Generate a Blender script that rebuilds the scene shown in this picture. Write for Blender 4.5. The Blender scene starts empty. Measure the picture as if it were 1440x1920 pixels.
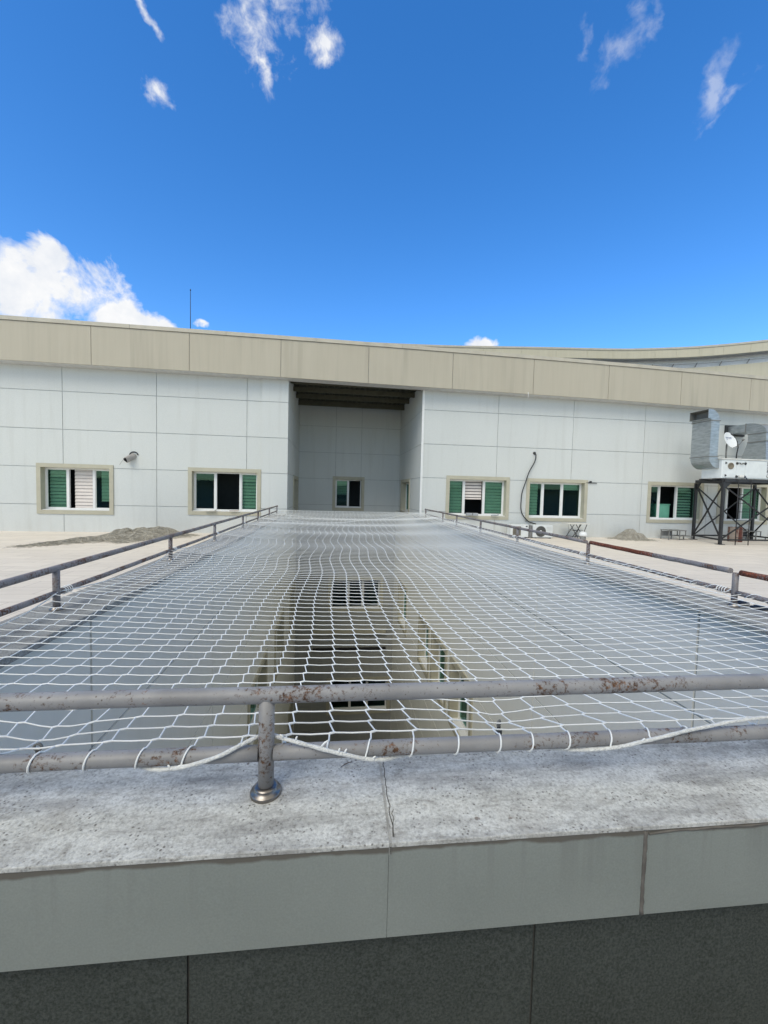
import bpy, bmesh, math, random
from mathutils import Vector, Matrix, noise

# Units: metres. The camera stands at the origin; the roof terrace lies 1.5 m below it.
random.seed(7)
SC = bpy.context.scene
COL = SC.collection
T = -1.5                      # terrace level
PI = math.pi

# ------------------------------------------------------------------ materials
def new_mat(name):
    m = bpy.data.materials.new(name); m.use_nodes = True
    nt = m.node_tree; nt.nodes.clear()
    out = nt.nodes.new('ShaderNodeOutputMaterial')
    return m, nt, out

class N:
    """tiny helper round a node tree"""
    def __init__(s, nt): s.nt = nt
    def node(s, t, **kw):
        n = s.nt.nodes.new(t)
        for k, v in kw.items(): setattr(n, k, v)
        return n
    def link(s, a, b): s.nt.links.new(a, b)
    def val(s, sock, v):
        if hasattr(v, 'is_linked') or isinstance(v, bpy.types.NodeSocket): s.link(v, sock)
        else: sock.default_value = v
    def coords(s, scale=(1, 1, 1), rnd=False, kind='Object'):
        tc = s.node('ShaderNodeTexCoord')
        mp = s.node('ShaderNodeMapping'); mp.inputs['Scale'].default_value = scale
        s.link(tc.outputs[kind], mp.inputs['Vector'])
        if rnd:
            oi = s.node('ShaderNodeObjectInfo')
            mu = s.node('ShaderNodeMath', operation='MULTIPLY'); s.link(oi.outputs['Random'], mu.inputs[0]); mu.inputs[1].default_value = 37.0
            s.link(mu.outputs[0], mp.inputs['Location'])
        return mp.outputs[0]
    def noise(s, vec, scale, detail=4, rough=.55, dist=0.):
        n = s.node('ShaderNodeTexNoise')
        n.inputs['Scale'].default_value = scale; n.inputs['Detail'].default_value = detail
        n.inputs['Roughness'].default_value = rough; n.inputs['Distortion'].default_value = dist
        s.link(vec, n.inputs['Vector']); return n.outputs['Fac']
    def voronoi(s, vec, scale, feature='F1'):
        n = s.node('ShaderNodeTexVoronoi', feature=feature); n.inputs['Scale'].default_value = scale
        s.link(vec, n.inputs['Vector']); return n.outputs['Distance']
    def ramp(s, fac, stops, interp='LINEAR'):
        r = s.node('ShaderNodeValToRGB'); cr = r.color_ramp; cr.interpolation = interp
        while len(cr.elements) < len(stops): cr.elements.new(.5)
        for e, (p, c) in zip(cr.elements, stops):
            e.position = p; e.color = (c, c, c, 1) if isinstance(c, (int, float)) else (*c, 1)
        s.link(fac, r.inputs['Fac']); return r.outputs['Color']
    def mix(s, fac, a, b, mode='MIX'):
        m = s.node('ShaderNodeMix', data_type='RGBA', blend_type=mode)
        s.val(m.inputs[0], fac)
        for sock, v in ((m.inputs[6], a), (m.inputs[7], b)):
            if isinstance(v, tuple): sock.default_value = (*v, 1) if len(v) == 3 else v
            else: s.link(v, sock)
        return m.outputs[2]
    def math(s, op, a, b=None, clamp=False):
        m = s.node('ShaderNodeMath', operation=op); m.use_clamp = clamp
        s.val(m.inputs[0], a)
        if b is not None: s.val(m.inputs[1], b)
        return m.outputs[0]
    def sep(s, vec):
        n = s.node('ShaderNodeSeparateXYZ'); s.link(vec, n.inputs[0]); return n.outputs
    def principled(s, out, color, rough=.6, metal=0., bump=None, bstr=.2, bdist=.01, spec=None):
        p = s.node('ShaderNodeBsdfPrincipled')
        if isinstance(color, tuple): p.inputs['Base Color'].default_value = (*color, 1)
        else: s.link(color, p.inputs['Base Color'])
        s.val(p.inputs['Roughness'], rough); s.val(p.inputs['Metallic'], metal)
        if spec is not None: p.inputs['Specular IOR Level'].default_value = spec
        if bump is not None:
            b = s.node('ShaderNodeBump'); b.inputs['Strength'].default_value = bstr; b.inputs['Distance'].default_value = bdist
            s.link(bump, b.inputs['Height']); s.link(b.outputs[0], p.inputs['Normal'])
        s.link(p.outputs[0], out.inputs['Surface']); return p

M = {}
def plain(name, color, rough=.6, metal=0., vary=.12, scale=6., bump=0., bscale=60.):
    m, nt, out = new_mat(name); n = N(nt)
    v = n.coords(rnd=True)
    f = n.noise(v, scale, 5)
    dark = tuple(c * (1 - vary) for c in color); light = tuple(min(1, c * (1 + vary * .6)) for c in color)
    c = n.ramp(f, [(.3, dark), (.7, light)])
    b = n.noise(v, bscale, 3) if bump else None
    n.principled(out, c, rough, metal, b, bump, .01)
    M[name] = m; return m

def mat_wall():
    m, nt, out = new_mat('white_stucco'); n = N(nt)
    v = n.coords()
    big = n.noise(n.coords((.5, .5, .25)), 1.2, 4)
    fine = n.noise(v, 55, 4, .7)
    c = n.ramp(big, [(.3, (.585, .605, .585)), (.7, (.635, .655, .635))])
    c = n.mix(.35, c, n.ramp(fine, [(.35, (.51, .53, .51)), (.6, (.68, .70, .68))]))
    sx = n.sep(v)
    fl = n.node('ShaderNodeCombineXYZ'); n.link(n.math('FLOOR', n.math('MULTIPLY', n.math('ADD', sx[0], .03), 1 / 2.815)), fl.inputs[0]); n.link(n.math('FLOOR', n.math('MULTIPLY', n.math('ADD', sx[2], .645), 1 / 1.172)), fl.inputs[1]); n.link(n.math('FLOOR', n.math('MULTIPLY', sx[1], .2)), fl.inputs[2])
    wn = n.node('ShaderNodeTexWhiteNoise'); wn.noise_dimensions = '3D'; n.link(fl.outputs[0], wn.inputs['Vector'])
    c = n.mix(n.math('MULTIPLY', wn.outputs['Value'], .16), c, (.50, .515, .49))
    c = n.mix(n.ramp(n.noise(n.coords((4.5, 4.5, .28)), 1., 5, .6), [(.54, 0.), (.78, .30)]), c, (.45, .455, .42))
    # rain-washed dirt near the foot of the wall
    z = n.sep(v)[2]
    st = n.noise(n.coords((6, 6, 1.2)), 1., 5)
    low = n.math('MULTIPLY', n.math('SUBTRACT', 1., n.math('MULTIPLY', n.math('ADD', z, 1.5), 1.6, True), True), n.ramp(st, [(.45, 0.), (.75, .28)]))
    c = n.mix(low, c, (.44, .43, .39))
    n.principled(out, c, .85, 0, n.noise(v, 90, 4, .7), .25, .006)
    M['wall'] = m
def mat_panel(name, a, b, rough, streak=.5, spec=.4):
    """sheet panels with faint vertical rain streaks"""
    m, nt, out = new_mat(name); n = N(nt)
    s1 = n.noise(n.coords((9, 9, .35)), 1., 6, .65)
    s2 = n.noise(n.coords((.7, .7, .7)), 1., 3)
    c = n.ramp(s1, [(.3, a), (.62, b)])
    c = n.mix(.4, c, n.ramp(s2, [(.3, a), (.7, b)]))
    s3 = n.noise(n.coords((3.2, 3.2, .18)), 1., 3)
    dark = tuple(x * .72 for x in a)
    c = n.mix(n.ramp(s3, [(.56, 0.), (.72, streak)]), c, dark)
    n.principled(out, c, rough, 0, n.noise(n.coords(), 70, 3), .08, .004, spec)
    M[name] = m
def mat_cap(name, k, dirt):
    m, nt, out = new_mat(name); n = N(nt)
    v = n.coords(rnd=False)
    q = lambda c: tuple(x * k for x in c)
    c = n.ramp(n.noise(v, 11, 9, .72, .5), [(.3, q((.30, .305, .295))), (.47, q((.47, .48, .465))), (.6, q((.60, .61, .59))), (.72, q((.70, .71, .69)))])
    g = n.noise(v, 115, 4, .75)
    c = n.mix(.55, c, n.ramp(g, [(.34, q((.20, .20, .195))), (.47, q((.50, .51, .495))), (.66, q((.74, .75, .73)))]))
    # brown-black specks and rings of several sizes
    for sc, a, b, ns, t0, t1, amt, col in ((80, .11, .30, 15, .45, .57, .8, (.085, .077, .07)), (36, .055, .15, 7, .48, .57, .75, (.11, .085, .07)), (15, .05, .09, 5, .5, .56, .7, (.12, .075, .055))):
        wv = n.node('ShaderNodeVectorMath', operation='ADD'); n.link(v, wv.inputs[0])
        wn = n.node('ShaderNodeTexNoise'); wn.inputs['Scale'].default_value = sc * 1.7; n.link(v, wn.inputs['Vector'])
        ws = n.node('ShaderNodeVectorMath', operation='SCALE'); n.link(wn.outputs['Color'], ws.inputs[0]); ws.inputs['Scale'].default_value = .45 / sc; n.link(ws.outputs[0], wv.inputs[1])
        d = n.voronoi(wv.outputs[0], sc)
        sp = n.math('MULTIPLY', n.ramp(d, [(a, 1.), (b, 0.)]), n.ramp(n.noise(v, ns, 3), [(t0, 0.), (t1, 1.)]))
        c = n.mix(n.math('MULTIPLY', sp, amt), c, col)
    # smeared grime drawn out along the slab
    gr = n.noise(n.coords((1.3, 7, 7)), 2.4, 7, .68)
    c = n.mix(n.ramp(gr, [(.46, 0.), (.70, dirt)]), c, (.17, .165, .165))
    gr2 = n.noise(n.coords((5, 9, 9)), 3., 8, .75, .6)
    c = n.mix(n.ramp(gr2, [(.52, 0.), (.70, dirt)]), c, (.19, .175, .16))
    br = n.noise(v, 3.3, 5)
    c = n.mix(n.ramp(br, [(.58, 0.), (.75, .35)]), c, (.26, .22, .18))
    n.principled(out, c, .9, 0, n.math('ADD', n.noise(v, 130, 5, .75), n.math('MULTIPLY', sp, -.5)), .5, .006, .25)
    M[name] = m
def mat_pipe(name, paint, lo, hi, rustc=(.13, .055, .022)):
    m, nt, out = new_mat(name); n = N(nt)
    v = n.coords(rnd=True, kind='Object')
    c = n.ramp(n.noise(v, 8, 5), [(.3, tuple(x * .8 for x in paint)), (.7, tuple(min(1, x * 1.15) for x in paint))])
    big = n.noise(n.coords((2.2, 2.2, 2.2), True), 2.2, 6, .72)
    fine = n.noise(n.coords((1, 1, 1), True), 75, 6, .75)
    r = n.math('ADD', n.math('MULTIPLY', big, .48), n.math('MULTIPLY', fine, .52))
    mask = n.ramp(r, [(lo, 0.), (hi, 1.)])
    rc = n.ramp(n.noise(v, 60, 4), [(.3, tuple(x * .5 for x in rustc)), (.55, rustc), (.75, tuple(min(1, x * 2.6) for x in rustc))])
    c = n.mix(mask, c, rc)
    pits = n.math('MULTIPLY', n.ramp(n.voronoi(v, 95), [(.12, 1.), (.26, 0.)]), n.ramp(n.noise(v, 16, 3), [(.5, 0.), (.6, .8)]))
    c = n.mix(pits, c, (.06, .035, .022))
    ro = n.ramp(mask, [(0., .48), (1., .9)])
    n.principled(out, c, ro, 0, n.math('SUBTRACT', n.noise(v, 90, 4), n.math('MULTIPLY', mask, .6)), .3, .003)
    M[name] = m
def mat_tiles():
    m, nt, out = new_mat('terrace_tiles'); n = N(nt)
    v = n.coords()
    br = n.node('ShaderNodeTexBrick'); br.offset = .5
    br.inputs['Scale'].default_value = 1.; br.inputs['Brick Width'].default_value = .8; br.inputs['Row Height'].default_value = .4
    br.inputs['Mortar Size'].default_value = .006; br.inputs['Color1'].default_value = (.80, .735, .65, 1); br.inputs['Color2'].default_value = (.74, .68, .605, 1)
    br.inputs['Mortar'].default_value = (.50, .45, .39, 1); n.link(v, br.inputs['Vector'])
    st = n.noise(n.coords((1.2, 7, 1)), 1.6, 6, .65)
    c = n.mix(n.ramp(st, [(.42, 0.), (.72, .5)]), br.outputs['Color'], (.58, .525, .455))
    bl = n.noise(v, .9, 5)
    c = n.mix(n.ramp(bl, [(.5, 0.), (.75, .35)]), c, (.66, .605, .53))
    n.principled(out, c, .75, 0, n.noise(v, 40, 4), .15, .004)
    M['tiles'] = m
def mat_glass():
    m, nt, out = new_mat('green_tinted_glass'); n = N(nt)
    tr = n.node('ShaderNodeBsdfTransparent'); tr.inputs[0].default_value = (.585, .715, .655, 1)
    gl = n.node('ShaderNodeBsdfGlossy'); gl.inputs['Roughness'].default_value = .03; gl.inputs[0].default_value = (.5, .95, .88, 1)
    fr = n.node('ShaderNodeFresnel'); fr.inputs[0].default_value = 1.5
    mx = n.node('ShaderNodeMixShader'); ge = n.node('ShaderNodeNewGeometry'); n.link(n.math('MULTIPLY', fr.outputs[0], n.math('SUBTRACT', 1., ge.outputs['Backfacing'])), mx.inputs[0]); n.link(tr.outputs[0], mx.inputs[1]); n.link(gl.outputs[0], mx.inputs[2])
    n.link(mx.outputs[0], out.inputs['Surface']); M['glass'] = m
def mat_cladding():
    m, nt, out = new_mat('grey_cladding_panel'); n = N(nt)
    v = n.coords(); z = n.sep(v)[2]; x = n.sep(v)[0]
    c = n.ramp(n.noise(v, 3.5, 6), [(.3, (.25, .28, .262)), (.7, (.292, .322, .303))])
    c = n.mix(.25, c, n.ramp(n.noise(v, 220, 2), [(.3, (.20, .222, .21)), (.7, (.32, .35, .33))]))
    # smeared brown sealant under the cap, with a wavering lower edge
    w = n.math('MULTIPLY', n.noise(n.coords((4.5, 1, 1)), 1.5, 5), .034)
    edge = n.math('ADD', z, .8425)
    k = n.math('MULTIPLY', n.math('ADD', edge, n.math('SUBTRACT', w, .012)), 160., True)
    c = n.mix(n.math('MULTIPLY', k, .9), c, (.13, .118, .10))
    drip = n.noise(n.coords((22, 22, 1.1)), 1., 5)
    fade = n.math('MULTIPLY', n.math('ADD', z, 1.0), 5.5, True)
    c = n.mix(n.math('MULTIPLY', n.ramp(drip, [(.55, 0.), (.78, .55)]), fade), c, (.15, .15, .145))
    n.principled(out, c, .7, 0, n.noise(v, 160, 3), .12, .003, .3)
    M['cladding'] = m
def mat_render():
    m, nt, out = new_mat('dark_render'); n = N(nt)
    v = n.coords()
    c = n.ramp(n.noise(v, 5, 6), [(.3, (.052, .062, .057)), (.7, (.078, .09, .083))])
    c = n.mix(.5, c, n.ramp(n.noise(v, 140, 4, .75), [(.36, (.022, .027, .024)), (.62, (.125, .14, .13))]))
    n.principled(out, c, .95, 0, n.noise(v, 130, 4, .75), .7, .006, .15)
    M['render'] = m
def mat_galv():
    m, nt, out = new_mat('galvanised_sheet'); n = N(nt)
    v = n.coords()
    c = n.ramp(n.noise(n.coords((2, 2, 9)), 2.5, 5), [(.3, (.30, .33, .34)), (.7, (.47, .50, .52))])
    n.principled(out, c, n.ramp(n.noise(v, 9, 3), [(.3, .32), (.7, .5)]), .75, n.noise(n.coords((1, 1, 3)), 3, 3), .1, .015)
    M['galv'] = m
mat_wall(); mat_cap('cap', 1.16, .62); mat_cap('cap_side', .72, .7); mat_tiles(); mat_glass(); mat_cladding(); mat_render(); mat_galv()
mat_panel('beige_panel', (.425, .385, .30), (.475, .435, .345), .6, .38)
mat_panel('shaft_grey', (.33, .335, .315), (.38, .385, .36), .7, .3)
mat_panel('rear_beige', (.50, .46, .34), (.55, .51, .39), .6, .2)
mat_panel('well_panel', (.79, .79, .73), (.83, .83, .775), .5, .12, .4)
mat_pipe('pipe_paint', (.30, .30, .306), .535, .60, (.115, .058, .03))
mat_pipe('rusty_pipe', (.30, .27, .26), .40, .47, (.16, .045, .022))
mat_pipe('far_pipe', (.25, .235, .235), .50, .57, (.12, .06, .035))
plain('joint', (.43, .45, .44), .9, 0, .2)
plain('coping', (.49, .455, .37), .55, .0, .12, 3)
plain('soffit', (.60, .60, .58), .8)
plain('trim', (.46, .435, .335), .65, 0, .08, 4, .1, 90)
plain('pvc', (.78, .78, .76), .4, 0, .05)
plain('blind_cream', (.72, .66, .61), .8, 0, .06)
plain('blind_cloth', (.74, .76, .70), .8, 0, .06)
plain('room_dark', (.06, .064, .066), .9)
plain('deck_olive', (.055, .055, .034), .7, 0, .3)
plain('purlin', (.095, .09, .055), .7, 0, .2)
plain('black_steel', (.022, .022, .024), .5, .0, .3, 12)
plain('grey_steel', (.22, .22, .21), .6, .2, .2)
plain('unit_white', (.70, .73, .72), .45, 0, .08, 5)
plain('unit_dirty', (.66, .66, .62), .6, 0, .2, 3)
plain('dark_plastic', (.03, .032, .034), .55)
plain('grille_grey', (.16, .16, .145), .6)
plain('chrome', (.27, .25, .235), .33, 1., .1, 10)
plain('nylon', (.93, .95, .94), .6, 0, .05, 20)
plain('rope', (.82, .84, .83), .8, 0, .12, 60, .8, 180)
plain('old_net', (.36, .335, .28), .95, 0, .22, 7, .6, 40)
plain('old_net_light', (.52, .49, .42), .95, 0, .3, 7)
plain('barrel_paint', (.30, .255, .21), .7, 0, .2)
plain('rust', (.14, .045, .022), .9, 0, .5, 9)
plain('table_white', (.72, .71, .66), .5, 0, .06)
plain('dish_white', (.78, .80, .80), .45, 0, .04)
plain('navy', (.02, .03, .055), .5)
plain('blue_ink', (.25, .29, .42), .6)
plain('black_ink', (.03, .035, .04), .6)
plain('vent_tan', (.20, .17, .12), .6)
plain('pipe_wrap', (.36, .34, .32), .7, 0, .25, 14)
plain('louvre', (.66, .67, .67), .5, .2, .1)
plain('light_rail', (.75, .76, .76), .5)
plain('green_box', (.16, .45, .33), .7)
plain('paper', (.75, .74, .70), .8)
plain('wood', (.30, .20, .13), .8)
plain('twig', (.09, .06, .045), .9)
plain('grey_card', (.36, .38, .40), .7)
plain('concrete', (.30, .30, .29), .9, 0, .2, 2)
plain('ground_grey', (.20, .20, .19), .95, 0, .2, .5)
plain('mortar', (.44, .44, .42), .95, 0, .3, 25, .6, 150)
plain('sealant', (.15, .14, .125), .8, 0, .3, 30)
plain('crack', (.10, .095, .085), .95)

# ------------------------------------------------------------------ mesh builder
class MB:
    def __init__(s): s.v = []; s.f = []; s.mi = []; s.sm = []
    def vert(s, p): s.v.append(tuple(p)); return len(s.v) - 1
    def face(s, idx, mi=0, smooth=False): s.f.append(tuple(idx)); s.mi.append(mi); s.sm.append(smooth)
    def poly(s, pts, mi=0, smooth=False): s.face([s.vert(p) for p in pts], mi, smooth)
    def hexa(s, b, t, mi=0):
        """bottom ring b (4, counter-clockwise from above) and top ring t"""
        i = [s.vert(p) for p in b] + [s.vert(p) for p in t]
        for q in ((3, 2, 1, 0), (4, 5, 6, 7), (0, 1, 5, 4), (1, 2, 6, 5), (2, 3, 7, 6), (3, 0, 4, 7)):
            s.face([i[k] for k in q], mi)
    def box(s, x0, x1, y0, y1, z0, z1, mi=0):
        s.hexa([(x0, y0, z0), (x1, y0, z0), (x1, y1, z0), (x0, y1, z0)], [(x0, y0, z1), (x1, y0, z1), (x1, y1, z1), (x0, y1, z1)], mi)
    def bbox(s, x0, x1, y0, y1, z0, z1, bev=.004, seg=2, mi=0, M4=None):
        """bevelled box"""
        bm = bmesh.new(); bmesh.ops.create_cube(bm, size=1)
        for v in bm.verts: v.co = Vector(((x0 + x1) / 2 + v.co.x * (x1 - x0), (y0 + y1) / 2 + v.co.y * (y1 - y0), (z0 + z1) / 2 + v.co.z * (z1 - z0)))
        bmesh.ops.bevel(bm, geom=bm.edges[:], offset=bev, segments=seg, affect='EDGES', profile=.5)
        s.addbm(bm, mi, M4)
    def addbm(s, bm, mi=0, M4=None, smooth=False):
        bm.verts.index_update(); o = len(s.v)
        for v in bm.verts: s.v.append(tuple(M4 @ v.co if M4 else v.co))
        for f in bm.faces: s.face([o + v.index for v in f.verts], mi, smooth)
        bm.free()
    def tube(s, pts, r, n=8, mi=0, caps=True, closed=False):
        pts = [Vector(p) for p in pts]; m = len(pts); rings = []
        up = None
        for i, p in enumerate(pts):
            a = pts[i - 1] if (i > 0 or closed) else p
            b = pts[(i + 1) % m] if (i < m - 1 or closed) else p
            d = (b - a)
            if d.length < 1e-9: d = Vector((0, 0, 1))
            d.normalize()
            if up is None: up = Vector((0, 0, 1)) if abs(d.z) < .9 else Vector((0, 1, 0))
            sd = d.cross(up)
            if sd.length < 1e-4: sd = d.cross(Vector((1, 0, 0)))
            sd.normalize(); up = sd.cross(d).normalized()
            rr = r[i] if isinstance(r, (list, tuple)) else r
            rings.append([s.vert(p + (sd * math.cos(2 * PI * k / n) + up * math.sin(2 * PI * k / n)) * rr) for k in range(n)])
        for i in range(m if closed else m - 1):
            A, B = rings[i], rings[(i + 1) % m]
            for k in range(n): s.face((A[k], B[k], B[(k + 1) % n], A[(k + 1) % n]), mi, n > 4)
        if caps and not closed:
            s.face(rings[0], mi); s.face(rings[-1][::-1], mi)
    def bar(s, a, b, w, h, mi=0, up=(0, 0, 1)):
        """rectangular bar from a to b"""
        a = Vector(a); b = Vector(b); d = (b - a).normalized(); up = Vector(up)
        sd = d.cross(up)
        if sd.length < 1e-3: sd = d.cross(Vector((1, 0, 0)))
        sd.normalize(); u = sd.cross(d).normalized()
        def ring(p): return [p - sd * w / 2 - u * h / 2, p + sd * w / 2 - u * h / 2, p + sd * w / 2 + u * h / 2, p - sd * w / 2 + u * h / 2]
        A = [s.vert(p) for p in ring(a)]; B = [s.vert(p) for p in ring(b)]
        for k in range(4): s.face((A[k], A[(k + 1) % 4], B[(k + 1) % 4], B[k]), mi)
        s.face(A[::-1], mi); s.face(B, mi)
    def lathe(s, prof, c=(0, 0, 0), n=28, mi=0, M4=None):
        c = Vector(c); rings = []
        for r, z in prof:
            ring = []
            for k in range(n):
                p = Vector((r * math.cos(2 * PI * k / n), r * math.sin(2 * PI * k / n), z))
                if M4: p = M4 @ p
                ring.append(s.vert(p + c))
            rings.append(ring)
        for A, B in zip(rings, rings[1:]):
            for k in range(n): s.face((A[k], A[(k + 1) % n], B[(k + 1) % n], B[k]), mi, True)
        if prof[0][0] > 1e-6: s.face(rings[0][::-1], mi)
        if prof[-1][0] > 1e-6: s.face(rings[-1], mi)
    def loft(s, secs, mi=0, cap0=True, cap1=True):
        R = [[s.vert(p) for p in q] for q in secs]; n = len(secs[0])
        for A, B in zip(R, R[1:]):
            for k in range(n): s.face((A[k], A[(k + 1) % n], B[(k + 1) % n], B[k]), mi)
        if cap0: s.face(R[0][::-1], mi)
        if cap1: s.face(R[-1], mi)
    def build(s, name, mats, parent=None, smooth=None):
        me = bpy.data.meshes.new(name); me.from_pydata(s.v, [], s.f)
        for m in (mats if isinstance(mats, (list, tuple)) else [mats]): me.materials.append(M[m] if isinstance(m, str) else m)
        me.polygons.foreach_set('material_index', s.mi)
        me.polygons.foreach_set('use_smooth', s.sm if smooth is None else [smooth] * len(s.f))
        me.update()
        o = bpy.data.objects.new(name, me); COL.objects.link(o)
        if parent: attach(o, parent)
        return o

def attach(o, parent):
    o.parent = parent
    # parts are modelled in world coordinates: undo the parent's transform
    W = parent.matrix_basis.copy(); p = parent.parent
    while p: W = p.matrix_basis @ (parent.matrix_parent_inverse if False else Matrix.Identity(4)) @ W if False else W; p = None
    o.matrix_parent_inverse = world_of(parent).inverted()
def world_of(o):
    W = o.matrix_basis.copy()
    if o.parent: W = world_of(o.parent) @ o.matrix_parent_inverse @ W
    return W
def tag(o, label=None, cat=None, group=None, kind=None):
    if label: o['label'] = label
    if cat: o['category'] = cat
    if group: o['group'] = group
    if kind: o['kind'] = kind
    return o
def thing(name, label, cat, loc=(0, 0, 0), group=None):
    o = bpy.data.objects.new(name, None); COL.objects.link(o); o.location = loc; o.empty_display_size = .1
    return tag(o, label, cat, group)
def copy_tree(o, parent=None, offset=None):
    c = o.copy(); COL.objects.link(c)
    if parent: c.parent = parent; c.matrix_parent_inverse = o.matrix_parent_inverse.copy()
    if offset is not None: c.location = c.location + Vector(offset)
    for ch in list(o.children): copy_tree(ch, c)
    return c

# ------------------------------------------------------------------ terrace and ground
WXL, WXR = -1.56, 2.95        # faces of the light well's side walls
WY0, WEND = 1.30, 18.6        # near and far walls of the well
mb = MB()
mb.box(-45, WXL - .14, -40, 14.5, T - .4, T); mb.box(WXR + .14, 60, -40, 14.5, T - .4, T)
mb.box(WXL - .14, WXR + .14, -40, .95, T - .4, T)
tag(mb.build('terrace', 'tiles'), kind='structure')
mb = MB(); mb.poly([(-900, -900, -15.2), (900, -900, -15.2), (900, 900, -15.2), (-900, 900, -15.2)])
tag(mb.build('ground', 'ground_grey'), kind='structure')

# ------------------------------------------------------------------ panelled walls
def sheet(mb, O, U, V, u0, u1, v0, v1, ju, jv, holes, w=.02, depth=.014, inner=.25):
    """flat wall of panels; joints are real grooves, holes are left open with returns"""
    O = Vector(O); U = Vector(U); V = Vector(V); Nn = U.cross(V)
    bu = {u0, u1}; bv = {v0, v1}
    for j in ju: bu |= {j - w / 2, j + w / 2}
    for j in jv: bv |= {j - w / 2, j + w / 2}
    for h in holes: bu |= {h[0], h[1]}; bv |= {h[2], h[3]}
    bu = sorted(x for x in bu if u0 <= x <= u1); bv = sorted(x for x in bv if v0 <= x <= v1)
    def dep(a, b):
        for h in holes:
            if h[0] < a < h[1] and h[2] < b < h[3]: return None
        for j in ju:
            if abs(a - j) < w / 2: return depth
        for j in jv:
            if abs(b - j) < w / 2: return depth
        return 0.
    nu, nv = len(bu) - 1, len(bv) - 1
    D = [[dep((bu[i] + bu[i + 1]) / 2, (bv[k] + bv[k + 1]) / 2) for k in range(nv)] for i in range(nu)]
    P = lambda u, v, d: O + U * u + V * v - Nn * d
    for i in range(nu):
        for k in range(nv):
            d = D[i][k]
            if d is None: continue
            a, b, c, e = bu[i], bu[i + 1], bv[k], bv[k + 1]
            mb.poly([P(a, c, d), P(b, c, d), P(b, e, d), P(a, e, d)], 1 if d else 0)
            for di, dk, q in ((1, 0, (b, c, b, e)), (0, 1, (b, e, a, e)), (-1, 0, (a, e, a, c)), (0, -1, (a, c, b, c))):
                ii, kk = i + di, k + dk
                d2 = D[ii][kk] if 0 <= ii < nu and 0 <= kk < nv else d
                if d2 is None: d2 = inner
                if d2 > d + 1e-6:
                    mb.poly([P(q[0], q[1], d), P(q[0], q[1], d2), P(q[2], q[3], d2), P(q[2], q[3], d)], 0)

class Frame:
    def __init__(s, O, U, V): s.O = Vector(O); s.U = Vector(U); s.V = Vector(V); s.N = s.U.cross(s.V)
    def p(s, u, v, n): return s.O + s.U * u + s.V * v + s.N * n
    def box(s, mb, u0, u1, v0, v1, n0, n1, mi=0):
        mb.hexa([s.p(u0, v0, n0), s.p(u1, v0, n0), s.p(u1, v0, n1), s.p(u0, v0, n1)][::-1], [s.p(u0, v1, n0), s.p(u1, v1, n0), s.p(u1, v1, n1), s.p(u0, v1, n1)][::-1], mi)

def ring(F, mb, u0, u1, v0, v1, w, n0, n1, wb=None):
    wb = w if wb is None else wb
    F.box(mb, u0, u0 + w, v0 + wb, v1 - w, n0, n1); F.box(mb, u1 - w, u1, v0 + wb, v1 - w, n0, n1)
    F.box(mb, u0, u1, v1 - w, v1, n0, n1); F.box(mb, u0, u1, v0, v0 + wb, n0, n1)

def blind_mesh(F, u0, u1, v0, v1, n, pitch=.108, openness=.1):
    mb = MB(); v = v1
    while v > v0 + .01:
        b = max(v0, v - pitch * (1 - openness))
        # one slat of cloth: bellied, its lower edge kicked out
        pts = [(v, n - .012), (v - (v - b) * .35, n + .002), (v - (v - b) * .75, n + .012), (b, n + .02)]
        for (a, na), (c, nc) in zip(pts, pts[1:]):
            mb.poly([F.p(u0, c, nc), F.p(u1, c, nc), F.p(u1, a, na), F.p(u0, a, na)], 0, True)
        mb.poly([F.p(u0, b, n + .02), F.p(u0, b, n - .004), F.p(u1, b, n - .004), F.p(u1, b, n + .02)], 0)
        v -= pitch
    return mb

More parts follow.
